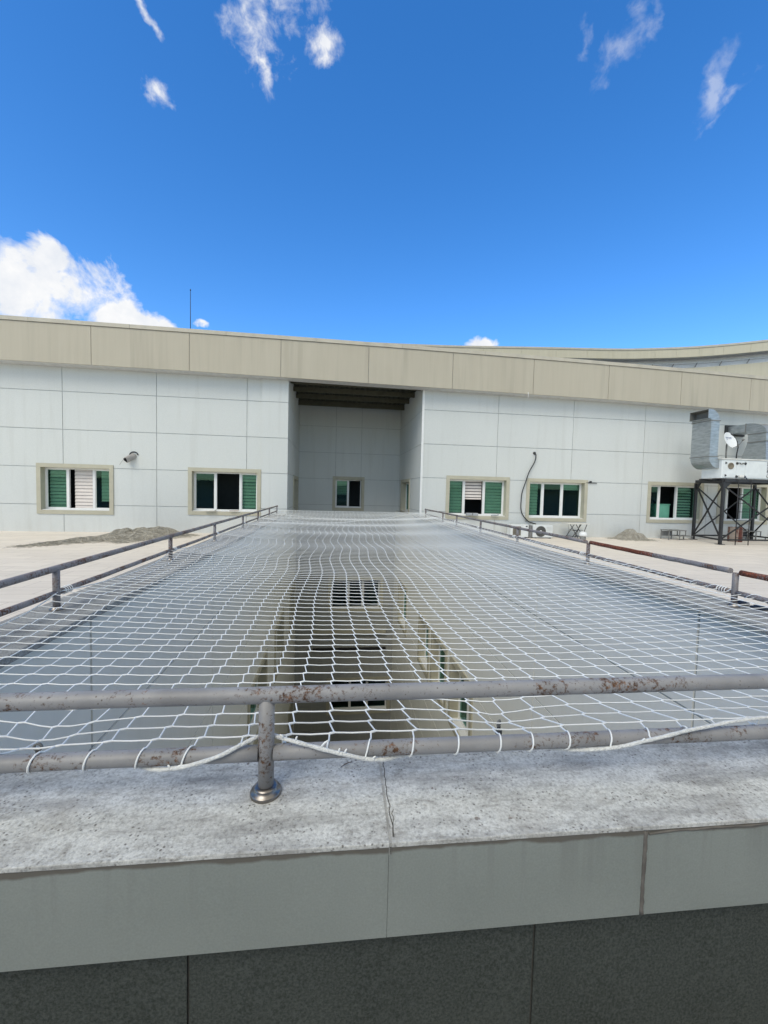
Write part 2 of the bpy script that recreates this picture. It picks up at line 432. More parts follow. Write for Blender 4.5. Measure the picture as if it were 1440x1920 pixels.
def window(parent, F, u0, u1, v0, v1, panes, cuts=(.335, .72), trim=.12, reveal=.2, room=True, label=None, pitch=.108):
    """trimmed window; panes = list of dicts glass / blind (fraction from the top) / gap0 gap1 / cloth"""
    mb = MB(); ring(F, mb, u0, u1, v0, v1, trim, -reveal - .05, .03)
    win = mb.build('window', 'trim', parent)
    if label: win['label'] = label
    a, b, c, d = u0 + trim, u1 - trim, v0 + trim, v1 - trim
    fw = .045
    mb = MB(); n0, n1 = -reveal - .05, -reveal + .02
    ring(F, mb, a, b, c, d, fw, n0, n1, .06)
    F.box(mb, a, b, c, c + .02, n1, -.02)                       # white sill board
    L = b - a; edges = [a + fw] + [a + L * q for q in cuts] + [b - fw]
    mw = .035
    for q in edges[1:-1]: F.box(mb, q - mw, q + mw, c + .06, d - fw, n0 + .002, n1 + .004)
    mb.build('frame', 'pvc', win)
    for k, p in enumerate(panes):
        s = edges[k] + (mw if k else 0); e = edges[k + 1] - (mw if k < len(panes) - 1 else 0)
        if p.get('glass', True):
            mb = MB(); g = .022
            ring(F, mb, s, e, c + .06, d - fw, g, -reveal - .03, -reveal + .006)
            mb.build('sash', 'pvc', win)
            mb = MB(); F.box(mb, s + g, e - g, c + .06 + g, d - fw - g, -reveal - .016, -reveal - .01)
            mb.build('pane', 'glass', win)
        if p.get('blind'):
            bl = blind_mesh(F, s - .02 + p.get('gap0', 0), e + .02 - p.get('gap1', 0), c + .02 + (d - c) * (1 - p['blind']), d, -reveal - .09, pitch, p.get('open', .1))
            bl.build('blind', p.get('cloth', 'blind_cloth'), win)
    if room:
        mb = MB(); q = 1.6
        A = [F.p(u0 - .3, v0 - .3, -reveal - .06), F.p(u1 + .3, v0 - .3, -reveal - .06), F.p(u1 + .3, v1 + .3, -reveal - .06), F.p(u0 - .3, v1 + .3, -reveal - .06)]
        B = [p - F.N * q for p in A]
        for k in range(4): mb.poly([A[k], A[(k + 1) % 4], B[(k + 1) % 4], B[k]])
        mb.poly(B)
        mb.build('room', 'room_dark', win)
    return win

# ------------------------------------------------------------------ the white office building across the terrace
FY = 13.95
bld = thing('office_building', 'long white panelled building with beige fascia and a deep recess behind the netted court', 'building', (0, FY, T))
JX = [-13.92, -11.13, -8.35, -5.6, -2.81]; JXR = [5.8, 8.66, 11.52, 14.3, 17.1, 19.9]
JZ = [-.645, .53, 1.70, 2.87]
FF = Frame((0, FY, 0), (1, 0, 0), (0, 0, 1))
wins = [(-9.11, -6.89, -.94, .635), (-4.64, -2.345, -.90, .64), (3.98, 6.31, -.90, .63), (6.96, 9.33, -.93, .615), (11.78, 14.12, -.92, .63), (14.74, 17.0, -.92, .655)]
ins = lambda h: (h[0] + .03, h[1] - .03, h[2] + .03, h[3] - .03)
pipehole = []
mb = MB(); sheet(mb, (0, FY, 0), (1, 0, 0), (0, 0, 1), -24, -2.32, T, 4.2, JX, JZ, [ins(h) for h in wins[:2]])
mb.build('wall', ['wall', 'joint'], bld)
mb = MB(); sheet(mb, (0, FY, 0), (1, 0, 0), (0, 0, 1), 3.06, 30, T, 4.2, JXR, JZ, [ins(h) for h in wins[2:]])
mb.build('wall', ['wall', 'joint'], bld)
mb = MB(); sheet(mb, (0, FY - .075, 0), (1, 0, 0), (0, 0, 1), -2.32, -1.48, T, 4.2, [], [z - .01 for z in JZ], [])
mb.poly([(-2.32, FY - .075, T), (-2.32, FY - .075, 4.2), (-2.32, FY + .02, 4.2), (-2.32, FY + .02, T)])
mb.poly([(-1.48, FY - .075, 4.2), (-1.48, FY - .075, T), (-1.48, FY + .02, T), (-1.48, FY + .02, 4.2)])
mb.build('pilaster', ['wall', 'joint'], bld)
mb = MB(); mb.bbox(3.045, 3.12, FY - .02, FY + .03, T, 3.6, .004)
mb.build('corner_strip', 'pvc', bld)
# the recess: its two cheeks and the end wall, which runs down to the foot of the well
RYJ = [15.0, 16.2, 17.4]
LW = (15.95, 17.95); REC = (-.95, .55)
FL = Frame((-1.48, FY, 0), (0, 1, 0), (0, 0, 1))
FL.N = Vector((1, 0, 0)); FL.U = Vector((0, 1, 0))
mb = MB(); sheet(mb, (-1.48, 0, 0), (0, 1, 0), (0, 0, 1), FY, WEND, -1.5, 4.2, [], JZ, [(LW[0] + .03, LW[1] - .03, REC[0] + .03, REC[1] - .03)])
mb.build('recess_wall', ['wall', 'joint'], bld)
mb = MB(); sheet(mb, (3.07, 0, 0), (0, -1, 0), (0, 0, 1), -WEND, -FY, -1.5, 4.2, [], JZ, [(-LW[1] + .03, -LW[0] - .03, REC[0] + .03, REC[1] - .03)])
mb.build('recess_wall', ['wall', 'joint'], bld)
endw = [(.02, 1.46, -.90, .645), (-.1, 2.45, -5.6, -3.95), (-.1, 2.9, -10.45, -8.7)]
JZE = JZ + [-.645 - 1.172 * k for k in range(1, 12)]
mb = MB(); sheet(mb, (0, WEND, 0), (1, 0, 0), (0, 0, 1), WXL - .1, WXR + .2, -1.2, 4.2, [.14, 1.295], JZE, [ins(h) for h in endw])
mb.build('recess_wall', ['wall', 'joint'], bld)
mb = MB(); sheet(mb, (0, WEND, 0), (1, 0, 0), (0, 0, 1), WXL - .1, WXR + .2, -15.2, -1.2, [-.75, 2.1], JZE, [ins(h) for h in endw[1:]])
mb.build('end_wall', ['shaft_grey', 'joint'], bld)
mb = MB(); mb.box(-.75, 2.6, WEND - .14, WEND - .003, -6.62, -6.38); mb.build('ledge_and_shadow', 'trim', bld)
mb = MB(); mb.box(-.75, 2.62, WEND - .10, WEND - .003, -7.36, -7.26); mb.build('ledge_and_shadow', 'black_steel', bld)  # black strip drawn as the shadow line below the ledge
# roof deck over the recess
mb = MB(); x = -1.46; zt = 3.84
prof = []
while x < 3.05: prof += [(x, zt), (x + .07, zt), (x + .09, zt - .05), (x + .15, zt - .05), (x + .17, zt)]; x += .19
prof = [(min(a, 3.05), b) for a, b in prof]
for (a, za), (b, zb) in zip(prof, prof[1:]): mb.poly([(a, FY - .3, za), (a, WEND, za), (b, WEND, zb), (b, FY - .3, zb)])
mb.build('roof_deck', 'deck_olive', bld)
for y, d in ((14.35, .16), (15.45, .16), (16.55, .16), (17.7, .2)):
    mb = MB(); mb.box(-1.475, 3.065, y, y + .09, 3.785 - d, 3.785); mb.build('purlin', 'purlin', bld)
# windows
G = dict
zebra = G(blind=1., open=.12)
window(bld, FF, *wins[0], [G(blind=1., gap0=.05, open=.12), G(glass=False, blind=1., gap0=.13, cloth='blind_cream', open=.06), G(blind=.80, gap0=.16, open=.06)])
window(bld, FF, *wins[1], [G(), G(glass=False), G(blind=1., open=.14)])
window(bld, FF, *wins[2], [G(blind=1., gap1=.04), G(glass=False, blind=.56, cloth='blind_cream', open=.2, gap1=.03), G(blind=1., open=.08)], cuts=(.285, .635))
window(bld, FF, *wins[3], [G(blind=1., gap1=.13, open=.08), G(), G(blind=.22, open=.04)], cuts=(.285, .64))
window(bld, FF, *wins[4], [G(), G(glass=False), G(blind=1., gap1=.10, open=.32, )], cuts=(.25, .60))
window(bld, FF, *wins[5], [G(blind=1., open=.1), G(glass=False), G(blind=1., open=.06)], cuts=(.25, .58))
FE = Frame((0, WEND, 0), (1, 0, 0), (0, 0, 1))
window(bld, FE, *endw[0], [G(blind=.55, open=.08), G(glass=False)], cuts=(.5,), trim=.13)
window(bld, FE, *endw[1], [G(), G(), G()], cuts=(.35, .65), trim=.15)
window(bld, FE, *endw[2], [G(), G(), G()], cuts=(.35, .65), trim=.15)
FLw = Frame((-1.48, 0, 0), (0, 1, 0), (0, 0, 1))      # faces +x
FRw = Frame((3.07, 0, 0), (0, -1, 0), (0, 0, 1))      # faces -x
window(bld, FLw, LW[0], LW[1], REC[0], REC[1], [G(), G()], cuts=(.5,), trim=.13)
window(bld, FRw, -LW[1], -LW[0], REC[0], REC[1], [G(), G()], cuts=(.5,), trim=.13)
# fascia: level boards between seams, following a slightly falling eaves line
def lerp(tab, x):
    if x <= tab[0][0]: return tab[0][1]
    for (a, b), (c, d) in zip(tab, tab[1:]):
        if x <= c: return b + (d - b) * (x - a) / (c - a)
    (a, b), (c, d) = tab[-2:]; return d + (d - b) * (x - c) / (c - a)
ZT = [(-9.7, 4.755), (-4.5, 4.752), (-1.7, 4.744), (1.1, 4.735), (3.95, 4.712), (6.8, 4.68), (9.65, 4.65), (12.5, 4.60), (15.4, 4.53)]
ZB = [(-9.7, 3.612), (-4.5, 3.602), (-1.7, 3.577), (1.14, 3.545), (4., 3.522), (9.7, 3.47), (12.6, 3.41), (15.5, 3.355)]
SE = [-24, -21.3, -18.5, -15.7, -12.9, -10.06, -7.27, -4.46, -1.69, 1.115, 3.953, 6.832, 9.648, 12.506, 15.376, 18.2, 21., 24., 27., 30.]
FA = 13.5
for a, b in zip(SE, SE[1:]):
    mb = MB(); g = .008
    y0, y1 = FA, FA + .04
    mb.hexa([(a + g, y0, lerp(ZB, a)), (b - g, y0, lerp(ZB, b)), (b - g, y1, lerp(ZB, b)), (a + g, y1, lerp(ZB, a))],
            [(a + g, y0, lerp(ZT, a)), (b - g, y0, lerp(ZT, b)), (b - g, y1, lerp(ZT, b)), (a + g, y1, lerp(ZT, a))])
    mb.build('fascia_panel', 'beige_panel', bld)
mb = MB(); mc = MB(); mr = MB(); ms = MB()
CE = [x + 1.1 for x in SE[:-1]]; CE = [-24] + CE + [30]
for a, b in zip(SE, SE[1:]):
    mb.hexa([(a, FA + .03, lerp(ZB, a) + .02), (b, FA + .03, lerp(ZB, b) + .02), (b, FA + .08, lerp(ZB, b) + .02), (a, FA + .08, lerp(ZB, a) + .02)],
            [(a, FA + .03, lerp(ZT, a) - .004), (b, FA + .03, lerp(ZT, b) - .004), (b, FA + .08, lerp(ZT, b) - .004), (a, FA + .08, lerp(ZT, a) - .004)])
    ms.poly([(a, FA + .04, lerp(ZB, a) + .006), (a, FY + .03, lerp(ZB, a) + .006), (b, FY + .03, lerp(ZB, b) + .006), (b, FA + .04, lerp(ZB, b) + .006)])
    mr.hexa([(a, FA + .09, 4.05), (b, FA + .09, 4.05), (b, 24, 4.05), (a, 24, 4.05)],
            [(a, FA + .09, lerp(ZT, a) - .1), (b, FA + .09, lerp(ZT, b) - .1), (b, 24, lerp(ZT, b) - .1), (a, 24, lerp(ZT, a) - .1)])
mb.build('fascia_backing', 'joint', bld); ms.build('soffit', 'soffit', bld); mr.build('roof', 'concrete', bld)
for a, b in zip(CE, CE[1:]):
    mc = MB(); g = .004
    def z(x, d): return lerp(ZT, x) + d
    mc.hexa([(a + g, FA - .03, z(a, .012)), (b - g, FA - .03, z(b, .012)), (b - g, FA + .5, z(b, .012)), (a + g, FA + .5, z(a, .012))],
            [(a + g, FA - .03, z(a, .125)), (b - g, FA - .03, z(b, .125)), (b - g, FA + .5, z(b, .165)), (a + g, FA + .5, z(a, .165))])
    mc.build('coping', 'coping', bld)

# ------------------------------------------------------------------ the light well
well = thing('light_well', 'deep grey panelled light well under the white net, windows low in its sides', 'courtyard', (.7, 1.3, -15.2))
WJY = [2.86, 5.65, 8.45, 11.25, 14.05]
JZW = [-1.76 - 1.172 * k for k in range(0, 12)]
lw = [(8.0, 10.3, -5.6, -4.0), (11.75, 13.9, -5.6, -4.0), (15.9, 17.95, -5.6, -4.0), (8.0, 10.3, -10.4, -8.75), (11.75, 13.9, -10.4, -8.75), (15.9, 17.95, -10.4, -8.75)]
rw = [(7.85, 9.45, -5.6, -3.92), (9.72, 11.33, -5.6, -3.92), (11.55, 13.05, -5.6, -3.92), (15.2, 17.2, -5.6, -3.7), (7.85, 9.45, -10.4, -8.75), (9.72, 11.33, -10.4, -8.75), (11.55, 13.05, -10.4, -8.75)]
mb = MB(); sheet(mb, (WXL, 0, 0), (0, 1, 0), (0, 0, 1), WY0, WEND, -15.2, -.86, WJY, JZW, [ins(h) for h in lw], .022)
mb.build('side_wall', ['well_panel', 'joint'], well)
neg = lambda h: (-h[1], -h[0], h[2], h[3])
mb = MB(); sheet(mb, (WXR, 0, 0), (0, -1, 0), (0, 0, 1), -WEND, -WY0, -15.2, -.86, [-y for y in (2.88, 5.45, 8.25, 11.05, 13.85)], [z + .02 for z in JZW], [ins(neg(h)) for h in rw], .022)
mb.build('side_wall', ['well_panel', 'joint'], well)
mb = MB(); sheet(mb, (0, WY0, 0), (-1, 0, 0), (0, 0, 1), -WXR, -WXL, -15.2, -.9, [0.], JZW, [])
mb.build('near_wall', ['well_panel', 'joint'], well)
FWL = Frame((WXL, 0, 0), (0, 1, 0), (0, 0, 1)); FWR = Frame((WXR, 0, 0), (0, -1, 0), (0, 0, 1))
for h in lw: window(well, FWL, *h, [G(), G()], cuts=(.5,), trim=.14)
for h in rw: window(well, FWR, *neg(h), [G(), G()], cuts=(.5,), trim=.14)

# ------------------------------------------------------------------ unseen low wall added behind the camera to shade the foreground
bb = thing('back_shade_wall', 'unseen white panelled wall added behind the photographer to shade the near parapet', 'building', (0, -1.3, T))
mb = MB(); sheet(mb, (0, -1.3, 0), (-1, 0, 0), (0, 0, 1), -30, 24, T, .15, [2.8 * k for k in range(-10, 9)], JZ, [])
mb.build('wall', ['wall', 'joint'], bb)
mb = MB(); mb.box(-24, 30, -1.75, -1.1, .16, .5); mb.build('fascia', 'beige_panel', bb)

# ------------------------------------------------------------------ curved wing rising behind on the right
wing = thing('curved_wing', 'taller curved wing with beige fascia band rising behind the white building', 'building', (20, 36, -15))
CP = [(-4.0, 37.4), (1.7, 37.55), (10, 36.9), (18.5, 35.65), (25.1, 34.75), (27.9, 34.1), (31.9, 32.75), (35.9, 30.45), (40.5, 26.8), (45, 22)]
def smooth_curve(P, n=5):
    out = []
    for i in range(len(P) - 1):
        p0 = Vector(P[max(0, i - 1)]); p1 = Vector(P[i]); p2 = Vector(P[i + 1]); p3 = Vector(P[min(len(P) - 1, i + 2)])
        for k in range(n):
            t = k / n
            out.append(.5 * ((2 * p1) + (-p0 + p2) * t + (2 * p0 - 5 * p1 + 4 * p2 - p3) * t * t + (-p0 + 3 * p1 - 3 * p2 + p3) * t ** 3))
    out.append(Vector(P[-1])); return out
CV = smooth_curve(CP)
def off(C, d):
    r = []
    for i, p in enumerate(C):
        t = (C[min(i + 1, len(C) - 1)] - C[max(i - 1, 0)]).normalized(); r.append(p + Vector((-t.y, t.x)) * d)
    return r
def band(name, d0, d1, z0, z1, mat, parent, seams=0, gap=.012):
    A, B = off(CV, d0), off(CV, d1); mb = MB()
    secs = [[(a.x, a.y, z0), (b.x, b.y, z0), (b.x, b.y, z1), (a.x, a.y, z1)] for a, b in zip(A, B)]
    mb.loft(secs); return mb.build(name, mat, parent)
A, B = off(CV, 0), off(CV, .05)
acc = 0; start = 0
for i in range(1, len(CV)):                       # fascia boards, each about two metres
    if (i % 2) == 0 or i == len(CV) - 1:
        mb = MB(); secs = []
        for k in range(start, i + 1):
            f = .006
            a, b = A[k], B[k]
            if k == start: a = A[k].lerp(A[k + 1], f); b = B[k].lerp(B[k + 1], f)
            if k == i: a = A[k].lerp(A[k - 1], f); b = B[k].lerp(B[k - 1], f)
            secs.append([(a.x, a.y, 12.6), (b.x, b.y, 12.6), (b.x, b.y, 13.32), (a.x, a.y, 13.32)])
        mb.loft(secs); mb.build('fascia_panel', 'rear_beige', wing); start = i
band('fascia_backing', .055, .12, 12.62, 13.3, 'joint', wing)
band('coping', -.05, .6, 13.33, 13.5, 'coping', wing)
band('soffit', .13, .95, 12.66, 12.7, 'soffit', wing)
band('clerestory_wall', .95, 1.1, 11.85, 12.66, 'louvre', wing)
for k, zz in enumerate((11.98, 12.08, 12.18, 12.4, 12.5)): band('louvre', .92, .96, zz, zz + .03, 'louvre', wing)
band('gutter_rail', .80, .88, 12.24, 12.29, 'light_rail', wing)
band('parapet', .7, 1.2, 5., 11.84, 'rear_beige', wing)
Q = off(CV, .74)
for i in range(18, len(Q) - 1, 2):
    mb = MB(); a = Q[i]; b = Q[i].lerp(Q[i + 1], .16)
    mb.bar((a.x, a.y, 11.9), (b.x, b.y, 12.24), .10, .06); mb.build('bracket', 'grey_steel', wing)
mb = MB(); mb.tube([(-4.92, 15.0, 4.5), (-4.92, 15.0, 5.6), (-4.92, 15.0, 6.72)], [.017, .013, .009], 8)
mb.lathe([(0, .0), (.016, .0), (.02, .02), (.012, .05), (0, .06)], (-4.92, 15., 6.7), 10)
tag(mb.build('lightning_rod', 'black_steel'), 'thin dark lightning rod standing on the roof behind the beige fascia', 'lightning rod')

# ------------------------------------------------------------------ parapets round the well
CZ = -.82; TH = .05
RZ = -.024                                      # the near parapet runs a little askew
def rot_pt(x, y, z, piv=(.135, .903)):
    c, s = math.cos(RZ), math.sin(RZ); dx, dy = x - piv[0], y - piv[1]
    return (piv[0] + c * dx - s * dy, piv[1] + s * dx + c * dy, z)
RM = Matrix.Translation((.135, .903, 0)) @ Matrix.Rotation(RZ, 4, 'Z') @ Matrix.Translation((-.135, -.903, 0))
pf = thing('parapet', 'weathered low parapet across the foreground, speckled stone cap over a grey cladding band', 'parapet wall', (.6, 1.07, T))
def wavy_slab(x0, x1, y0, y1, z0, z1, nx=120):
    """cap slab with slightly chipped, rounded edges"""
    mb = MB(); rows = []
    for i in range(nx + 1):
        x = x0 + (x1 - x0) * i / nx
        e = .0007 * noise.noise((x * 14, 3.1, 0)) + .0006 * noise.noise((x * 47, 9.1, 0))
        e2 = .0016 * noise.noise((x * 14, 13.1, 0)); b = .0022 + .0012 * noise.noise((x * 31, 0, 5))
        prof = [(y0 + .08, z0), (y0 + .03, z0), (y0 + e, z1 - .010), (y0 + e, z1 - b), (y0 + e + b * .3, z1 - b * .3), (y0 + e + b, z1), (y1 - e2 - b, z1), (y1 - e2 - b * .3, z1 - b * .3), (y1 - e2, z1 - b), (y1 - e2, z0)]
        rows.append([RM @ Vector((x, y, z)) for y, z in prof])
    mb.loft(rows[::-1]); return mb
for a, b in ((-1.95, .1475), (.1545, 1.72), (1.727, 3.3)): wavy_slab(a, b, .90, 1.235, CZ - .042, CZ).build('cap_stone', 'cap', pf)
mb = MB(); mb.box(.1475, .1545, .9025, 1.232, CZ - .03, CZ - .0015); o = mb.build('cap_joint', 'mortar', pf); o.data.transform(RM)
# hairline crack beside the joint
def ribbon(pts, w, z):
    mb = MB()
    for (a, b) in zip(pts, pts[1:]):
        d = (Vector(b) - Vector(a)).normalized(); s = Vector((-d.y, d.x)) * w / 2
        a2, b2 = Vector(a), Vector(b)
        mb.poly([(a2.x - s.x, a2.y - s.y, z), (b2.x - s.x, b2.y - s.y, z), (b2.x + s.x, b2.y + s.y, z), (a2.x + s.x, a2.y + s.y, z)][::-1])
    return mb
cr = []; y = 1.22; x = .163
while y > .905: cr.append((x + random.uniform(-.003, .003), y)); y -= .016; x -= .0002
mb = ribbon(cr, .0022, CZ + .0008); o = mb.build('crack', 'crack', pf); o.data.transform(RM)
cr = []; y = 1.0; x = .167
while y > .905: cr.append((x + random.uniform(-.003, .003), y)); y -= .014; x -= .0008
mb = ribbon(cr, .0016, CZ + .0008); o = mb.build('crack', 'crack', pf); o.data.transform(RM)
cx = [-1.95, -1.15, -.50, .1475, .797, 1.45, 2.1, 2.75, 3.3]
cx = [-1.95, -1.15, .1475, .797, 1.45, 2.1, 2.75, 3.3]
for k, (a, b) in enumerate(zip(cx, cx[1:])):
    mb = MB(); g0 = .0045 if abs(a - .797) < .01 else .0002; g1 = .0045 if abs(b - .797) < .01 else .0002; mb.bbox(a + g0, b - g1, .9025, .95, -1.056, CZ - .0102, .0012, 2, 0, RM); mb.build('cladding_panel', 'cladding', pf)
# sealant bead in the open joint
mb = MB(); pts = [RM @ Vector((.797 + random.uniform(-.0012, .0012), .9035, -1.052 + .0115 * i)) for i in range(20)]
mb.tube(pts, [.0052 + random.uniform(-.0012, .0012) for _ in pts], 6); mb.build('sealant_bead', 'sealant', pf)
pts = [RM @ Vector((.805 + .02 * i, .9015, CZ - .016 - .005 * math.exp(-i * .5) + .003 * noise.noise((i * .4, 1, 1)))) for i in range(32)]
mb = MB(); mb.tube(pts, [.003 + .0018 * noise.noise((i * .7, 2, 2)) for i in range(len(pts))], 6); mb.build('sealant_bead', 'sealant', pf)
mb = MB(); O = RM @ Vector((0, .94, 0)); U = (RM.to_3x3() @ Vector((1, 0, 0)))
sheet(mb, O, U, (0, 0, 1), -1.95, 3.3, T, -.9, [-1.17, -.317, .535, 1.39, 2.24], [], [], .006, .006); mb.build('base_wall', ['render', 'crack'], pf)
mb = MB(); mb.box(-1.9, 3.25, .99, 1.2, T - .4, -.87); o = mb.build('core', 'concrete', pf); o.data.transform(RM)

def side_parapet(label, xo, xi, xw, loc):
    """xo outer edge, xi edge over the well, xw face of the well wall"""
    t = thing('parapet', label, 'parapet wall', loc)
    a, b = min(xo, xi), max(xo, xi)
    ys = [1.25, 2.95, 4.8, 6.65, 8.5, 10.35, 12.2, FY - .05]
    for y0, y1 in zip(ys, ys[1:]):
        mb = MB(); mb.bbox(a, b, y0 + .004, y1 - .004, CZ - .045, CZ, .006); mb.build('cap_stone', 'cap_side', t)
    xc = xo + (.03 if xo < xi else -.03)
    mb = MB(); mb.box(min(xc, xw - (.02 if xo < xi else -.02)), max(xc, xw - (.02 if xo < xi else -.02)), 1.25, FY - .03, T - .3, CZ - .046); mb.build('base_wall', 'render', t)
    return t
side_parapet('low stone capped parapet along the left side of the net', -1.93, -1.51, WXL, (-1.75, 7, T))
side_parapet('low stone capped parapet along the right side of the net', 3.27, 2.83, WXR, (3.1, 7, T))

# ------------------------------------------------------------------ railings
PR = .0215; ZTOP, ZBOT = -.55, -.709
RXL, RXR = -1.77, 3.10
def flange(mb, x, y, z):
    mb.lathe([(.041, 0), (.0415, .006), (.039, .010), (.0325, .012), (.032, .019), (.028, .0235), (.021, .0245)], (x, y, z), 36)
def make_post(x, y, mat, parent, z0=CZ):
    mb = MB(); mb.tube([(x, y, z0 + .001), (x, y, (z0 + ZTOP) / 2), (x, y, ZTOP - .008)], PR * .97, 20)
    p = mb.build('post', mat, parent)
    mb = MB(); flange(mb, x, y, z0); f = mb.build('base_flange', 'chrome', p)
    return p
def segs(a, b, n, wob, seed):
    a = Vector(a); b = Vector(b); out = []
    for i in range(n + 1):
        p = a.lerp(b, i / n); k = noise.noise((i * .31, seed, 0)) * wob
        out.append(p + Vector((0, 0, k)))
    return out
RY = lambda x: 1.091 - .0225 * (x + .165)       # axis of the near rail
fr = thing('railing', 'nearest railing of two grey pipes with rust spots, across the foreground', 'railing', (.6, 1.07, CZ))
mb = MB(); mb.tube(segs((RXL - .03, RY(RXL), ZTOP), (RXR + .03, RY(RXR), ZTOP), 40, .0025, 3.3), PR, 28); mb.build('top_rail', 'pipe_paint', fr)
fposts = [-1.70, -.163, 1.66, 3.03]
for i, (a, b) in enumerate(zip(fposts, fposts[1:])):
    mb = MB(); mb.tube(segs((a + .02, RY(a), ZBOT), (b - .02, RY(b), ZBOT), 24, .0015, i * 7.), PR * .95, 24); mb.build('bottom_rail', 'pipe_paint', fr)
fp = make_post(fposts[1], RY(fposts[1]), 'pipe_paint', fr)
for x in (fposts[0], fposts[2], fposts[3]): copy_tree(fp, fr, (x - fposts[1], RY(x) - RY(fposts[1]), 0))

LY = [2.87, 4.76, 6.48, 8.47, 10.16, 11.95, 13.55]
RYs = [2.74, 4.56, 6.46, 8.17, 9.82, 11.1, 13.2]
def side_rail(label, x, ys, redspan=None):
    t = thing('railing', label, 'railing', (x, 7, CZ))
    allp = [1.12] + ys
    if redspan is None:
        mb = MB(); mb.tube(segs((x, 1.13, ZTOP), (x, ys[-1] + .03, ZTOP), 60, .004, x), PR, 18)
        mb.lathe([(0, -.0), (.028, .0), (.033, .02), (.028, .045), (0, .05)], (x, ys[-1] + .02, ZTOP), 16, 0, Matrix.Rotation(-PI / 2, 4, 'X'))
        mb.build('top_rail', 'far_pipe', t)
    else:
        for a, b, m, lab in redspan:
            mb = MB(); mb.tube(segs((x, a, ZTOP), (x, b, ZTOP), 24, .004, a), PR, 18)
            if b > 13: mb.lathe([(0, -.0), (.028, .0), (.033, .02), (.028, .045), (0, .05)], (x, b - .02, ZTOP), 16, 0, Matrix.Rotation(-PI / 2, 4, 'X'))
            o = mb.build('top_rail', m, t)
            if lab: o['label'] = lab
    for a, b in zip(allp, allp[1:]):
        mb = MB(); mb.tube(segs((x, a + .02, ZBOT), (x, b - .02, ZBOT), 16, .004, a), PR * .85, 14); mb.build('bottom_rail', 'far_pipe', t)
    p = make_post(x, ys[0], 'far_pipe', t)
    for y in ys[1:]: copy_tree(p, t, (0, y - ys[0], 0))
    return t
side_rail('low grey brown pipe railing along the left of the net', RXL, LY)
side_rail('low pipe railing with rust red top lengths along the right of the net', RXR, RYs,
          [(1.13, 2.70, 'rusty_pipe', 'rust red near length of the top rail'), (2.78, 3.55, 'far_pipe', None), (3.551, 4.52, 'rusty_pipe', 'rust red length of the top rail'), (4.60, 13.25, 'far_pipe', None)])

# ------------------------------------------------------------------ the safety net
NX, DX = 41, (RXR - RXL) / 41
DY = .0925; YS0 = 1.135
NY = int((13.82 - YS0) / DY)
def phase(ys, Y):
    if Y <= ys[0]: return max(0., (Y - 1.1) / (ys[0] - 1.1))
    for a, b in zip(ys, ys[1:]):
        if Y <= b: return (Y - a) / (b - a)
    return 0.
HOOKS = [(.562, 1.245, -.752, .17), (-.81, 1.245, -.745, .15)]
def net_pt(u, j, jit=True):
    """u: column coordinate (float), j: row (float)"""
    x = RXL + u * DX; Y = YS0 + j * DY
    q = (x - RXL) / (RXR - RXL)
    Y += -.0225 * (x + .165) * max(0., 1 - j / 30) * 1.0
    fy = 1 - math.exp(-max(0, Y - RY(x) - .02) / .45)
    fe = 1 - math.exp(-max(0, 13.86 - Y) / .8)
    sag = .115 * (1 - (2 * q - 1) ** 2) ** .8 if 0 < q < 1 else 0
    z = -.682 - sag * fy * fe - .012 * fy
    bl = 4 * phase(LY, Y) * (1 - phase(LY, Y)); br = 4 * phase(RYs, Y) * (1 - phase(RYs, Y))
    el = math.exp(-(x - RXL) / .75) * fy; er = math.exp(-(RXR - x) / .5) * fy
    x += .085 * bl * el - .02 * br * er
    z += -.06 * bl * el - .018 * br * er
    # long lazy waves of slack twine
    wv = fy * fe
    x += wv * min(1, max(.15, (Y - 1.8) / 4)) * (.014 + .022 * (1 - q)) * math.sin(2 * PI * Y / 1.86 + 1.2 * q + .6) * min(1, q * 6) * min(1, (1 - q) * 5)
    z += wv * .010 * math.sin(2 * PI * Y / 1.86 + 2.0)
    Y += wv * .018 * noise.noise((x * .9, Y * .5, 3.))
    x += wv * .02 * noise.noise((x * .6, Y * .45, 8.))
    for hx, hy, hz, R in HOOKS:
        d2 = (x - hx) ** 2 + (Y - hy) ** 2
        k = .75 * math.exp(-d2 / (R * R))
        x += (hx - x) * k * .55; Y += (hy - Y) * k * .55; z += (hz - z) * k
    if jit: 
        h = noise.noise((u * 3.7, j * 2.9, 1.)); h2 = noise.noise((u * 2.3, j * 3.3, 7.))
        x += .0025 * h; Y += .0022 * h2
    return Vector((x, Y, z))
# angle round the near bottom rail at which the border rope lies (0 top, 90 front, 180 below)
TH_T = [(-1.77, 40), (-1.2, 190), (-.85, 215), (-.50, 205), (-.46, 170), (-.40, 128), (-.33, 92), (-.27, 58), (-.21, 10), (-.165, -38), (-.12, 4), (-.04, 40), (.06, 85), (.13, 130), (.2, 190), (.5, 210), (.64, 200), (.74, 150), (.9, 80), (1.05, 38), (1.2, 14), (1.4, 2), (1.8, 60), (2.4, 120), (3.1, 40)]
RR_T = [(-.50, .0), (-.30, .004), (-.22, .010), (-.165, .016), (-.10, .011), (.06, .004), (.2, 0.), (.76, .0), (1.05, .008), (1.3, .022), (1.5, .02), (1.8, 0)]
def on_rail(x, th, r):
    a = math.radians(th)
    return Vector((x, RY(x) - math.sin(a) * r, ZBOT + math.cos(a) * r))
ROPE_R = .0054
def rope_pt(x): return on_rail(x, lerp(TH_T, x), PR * .95 + ROPE_R + .001 + max(0, lerp(RR_T, x)))
netroot = thing('safety_net', 'white knotless safety net stretched over the court between the railings', 'net', (.6, 7., -.75))
mb = MB()
RAD = .00245
def strand(pts, r=RAD, n=4): mb.tube(pts, r, n, 0, False)
DEL = .06
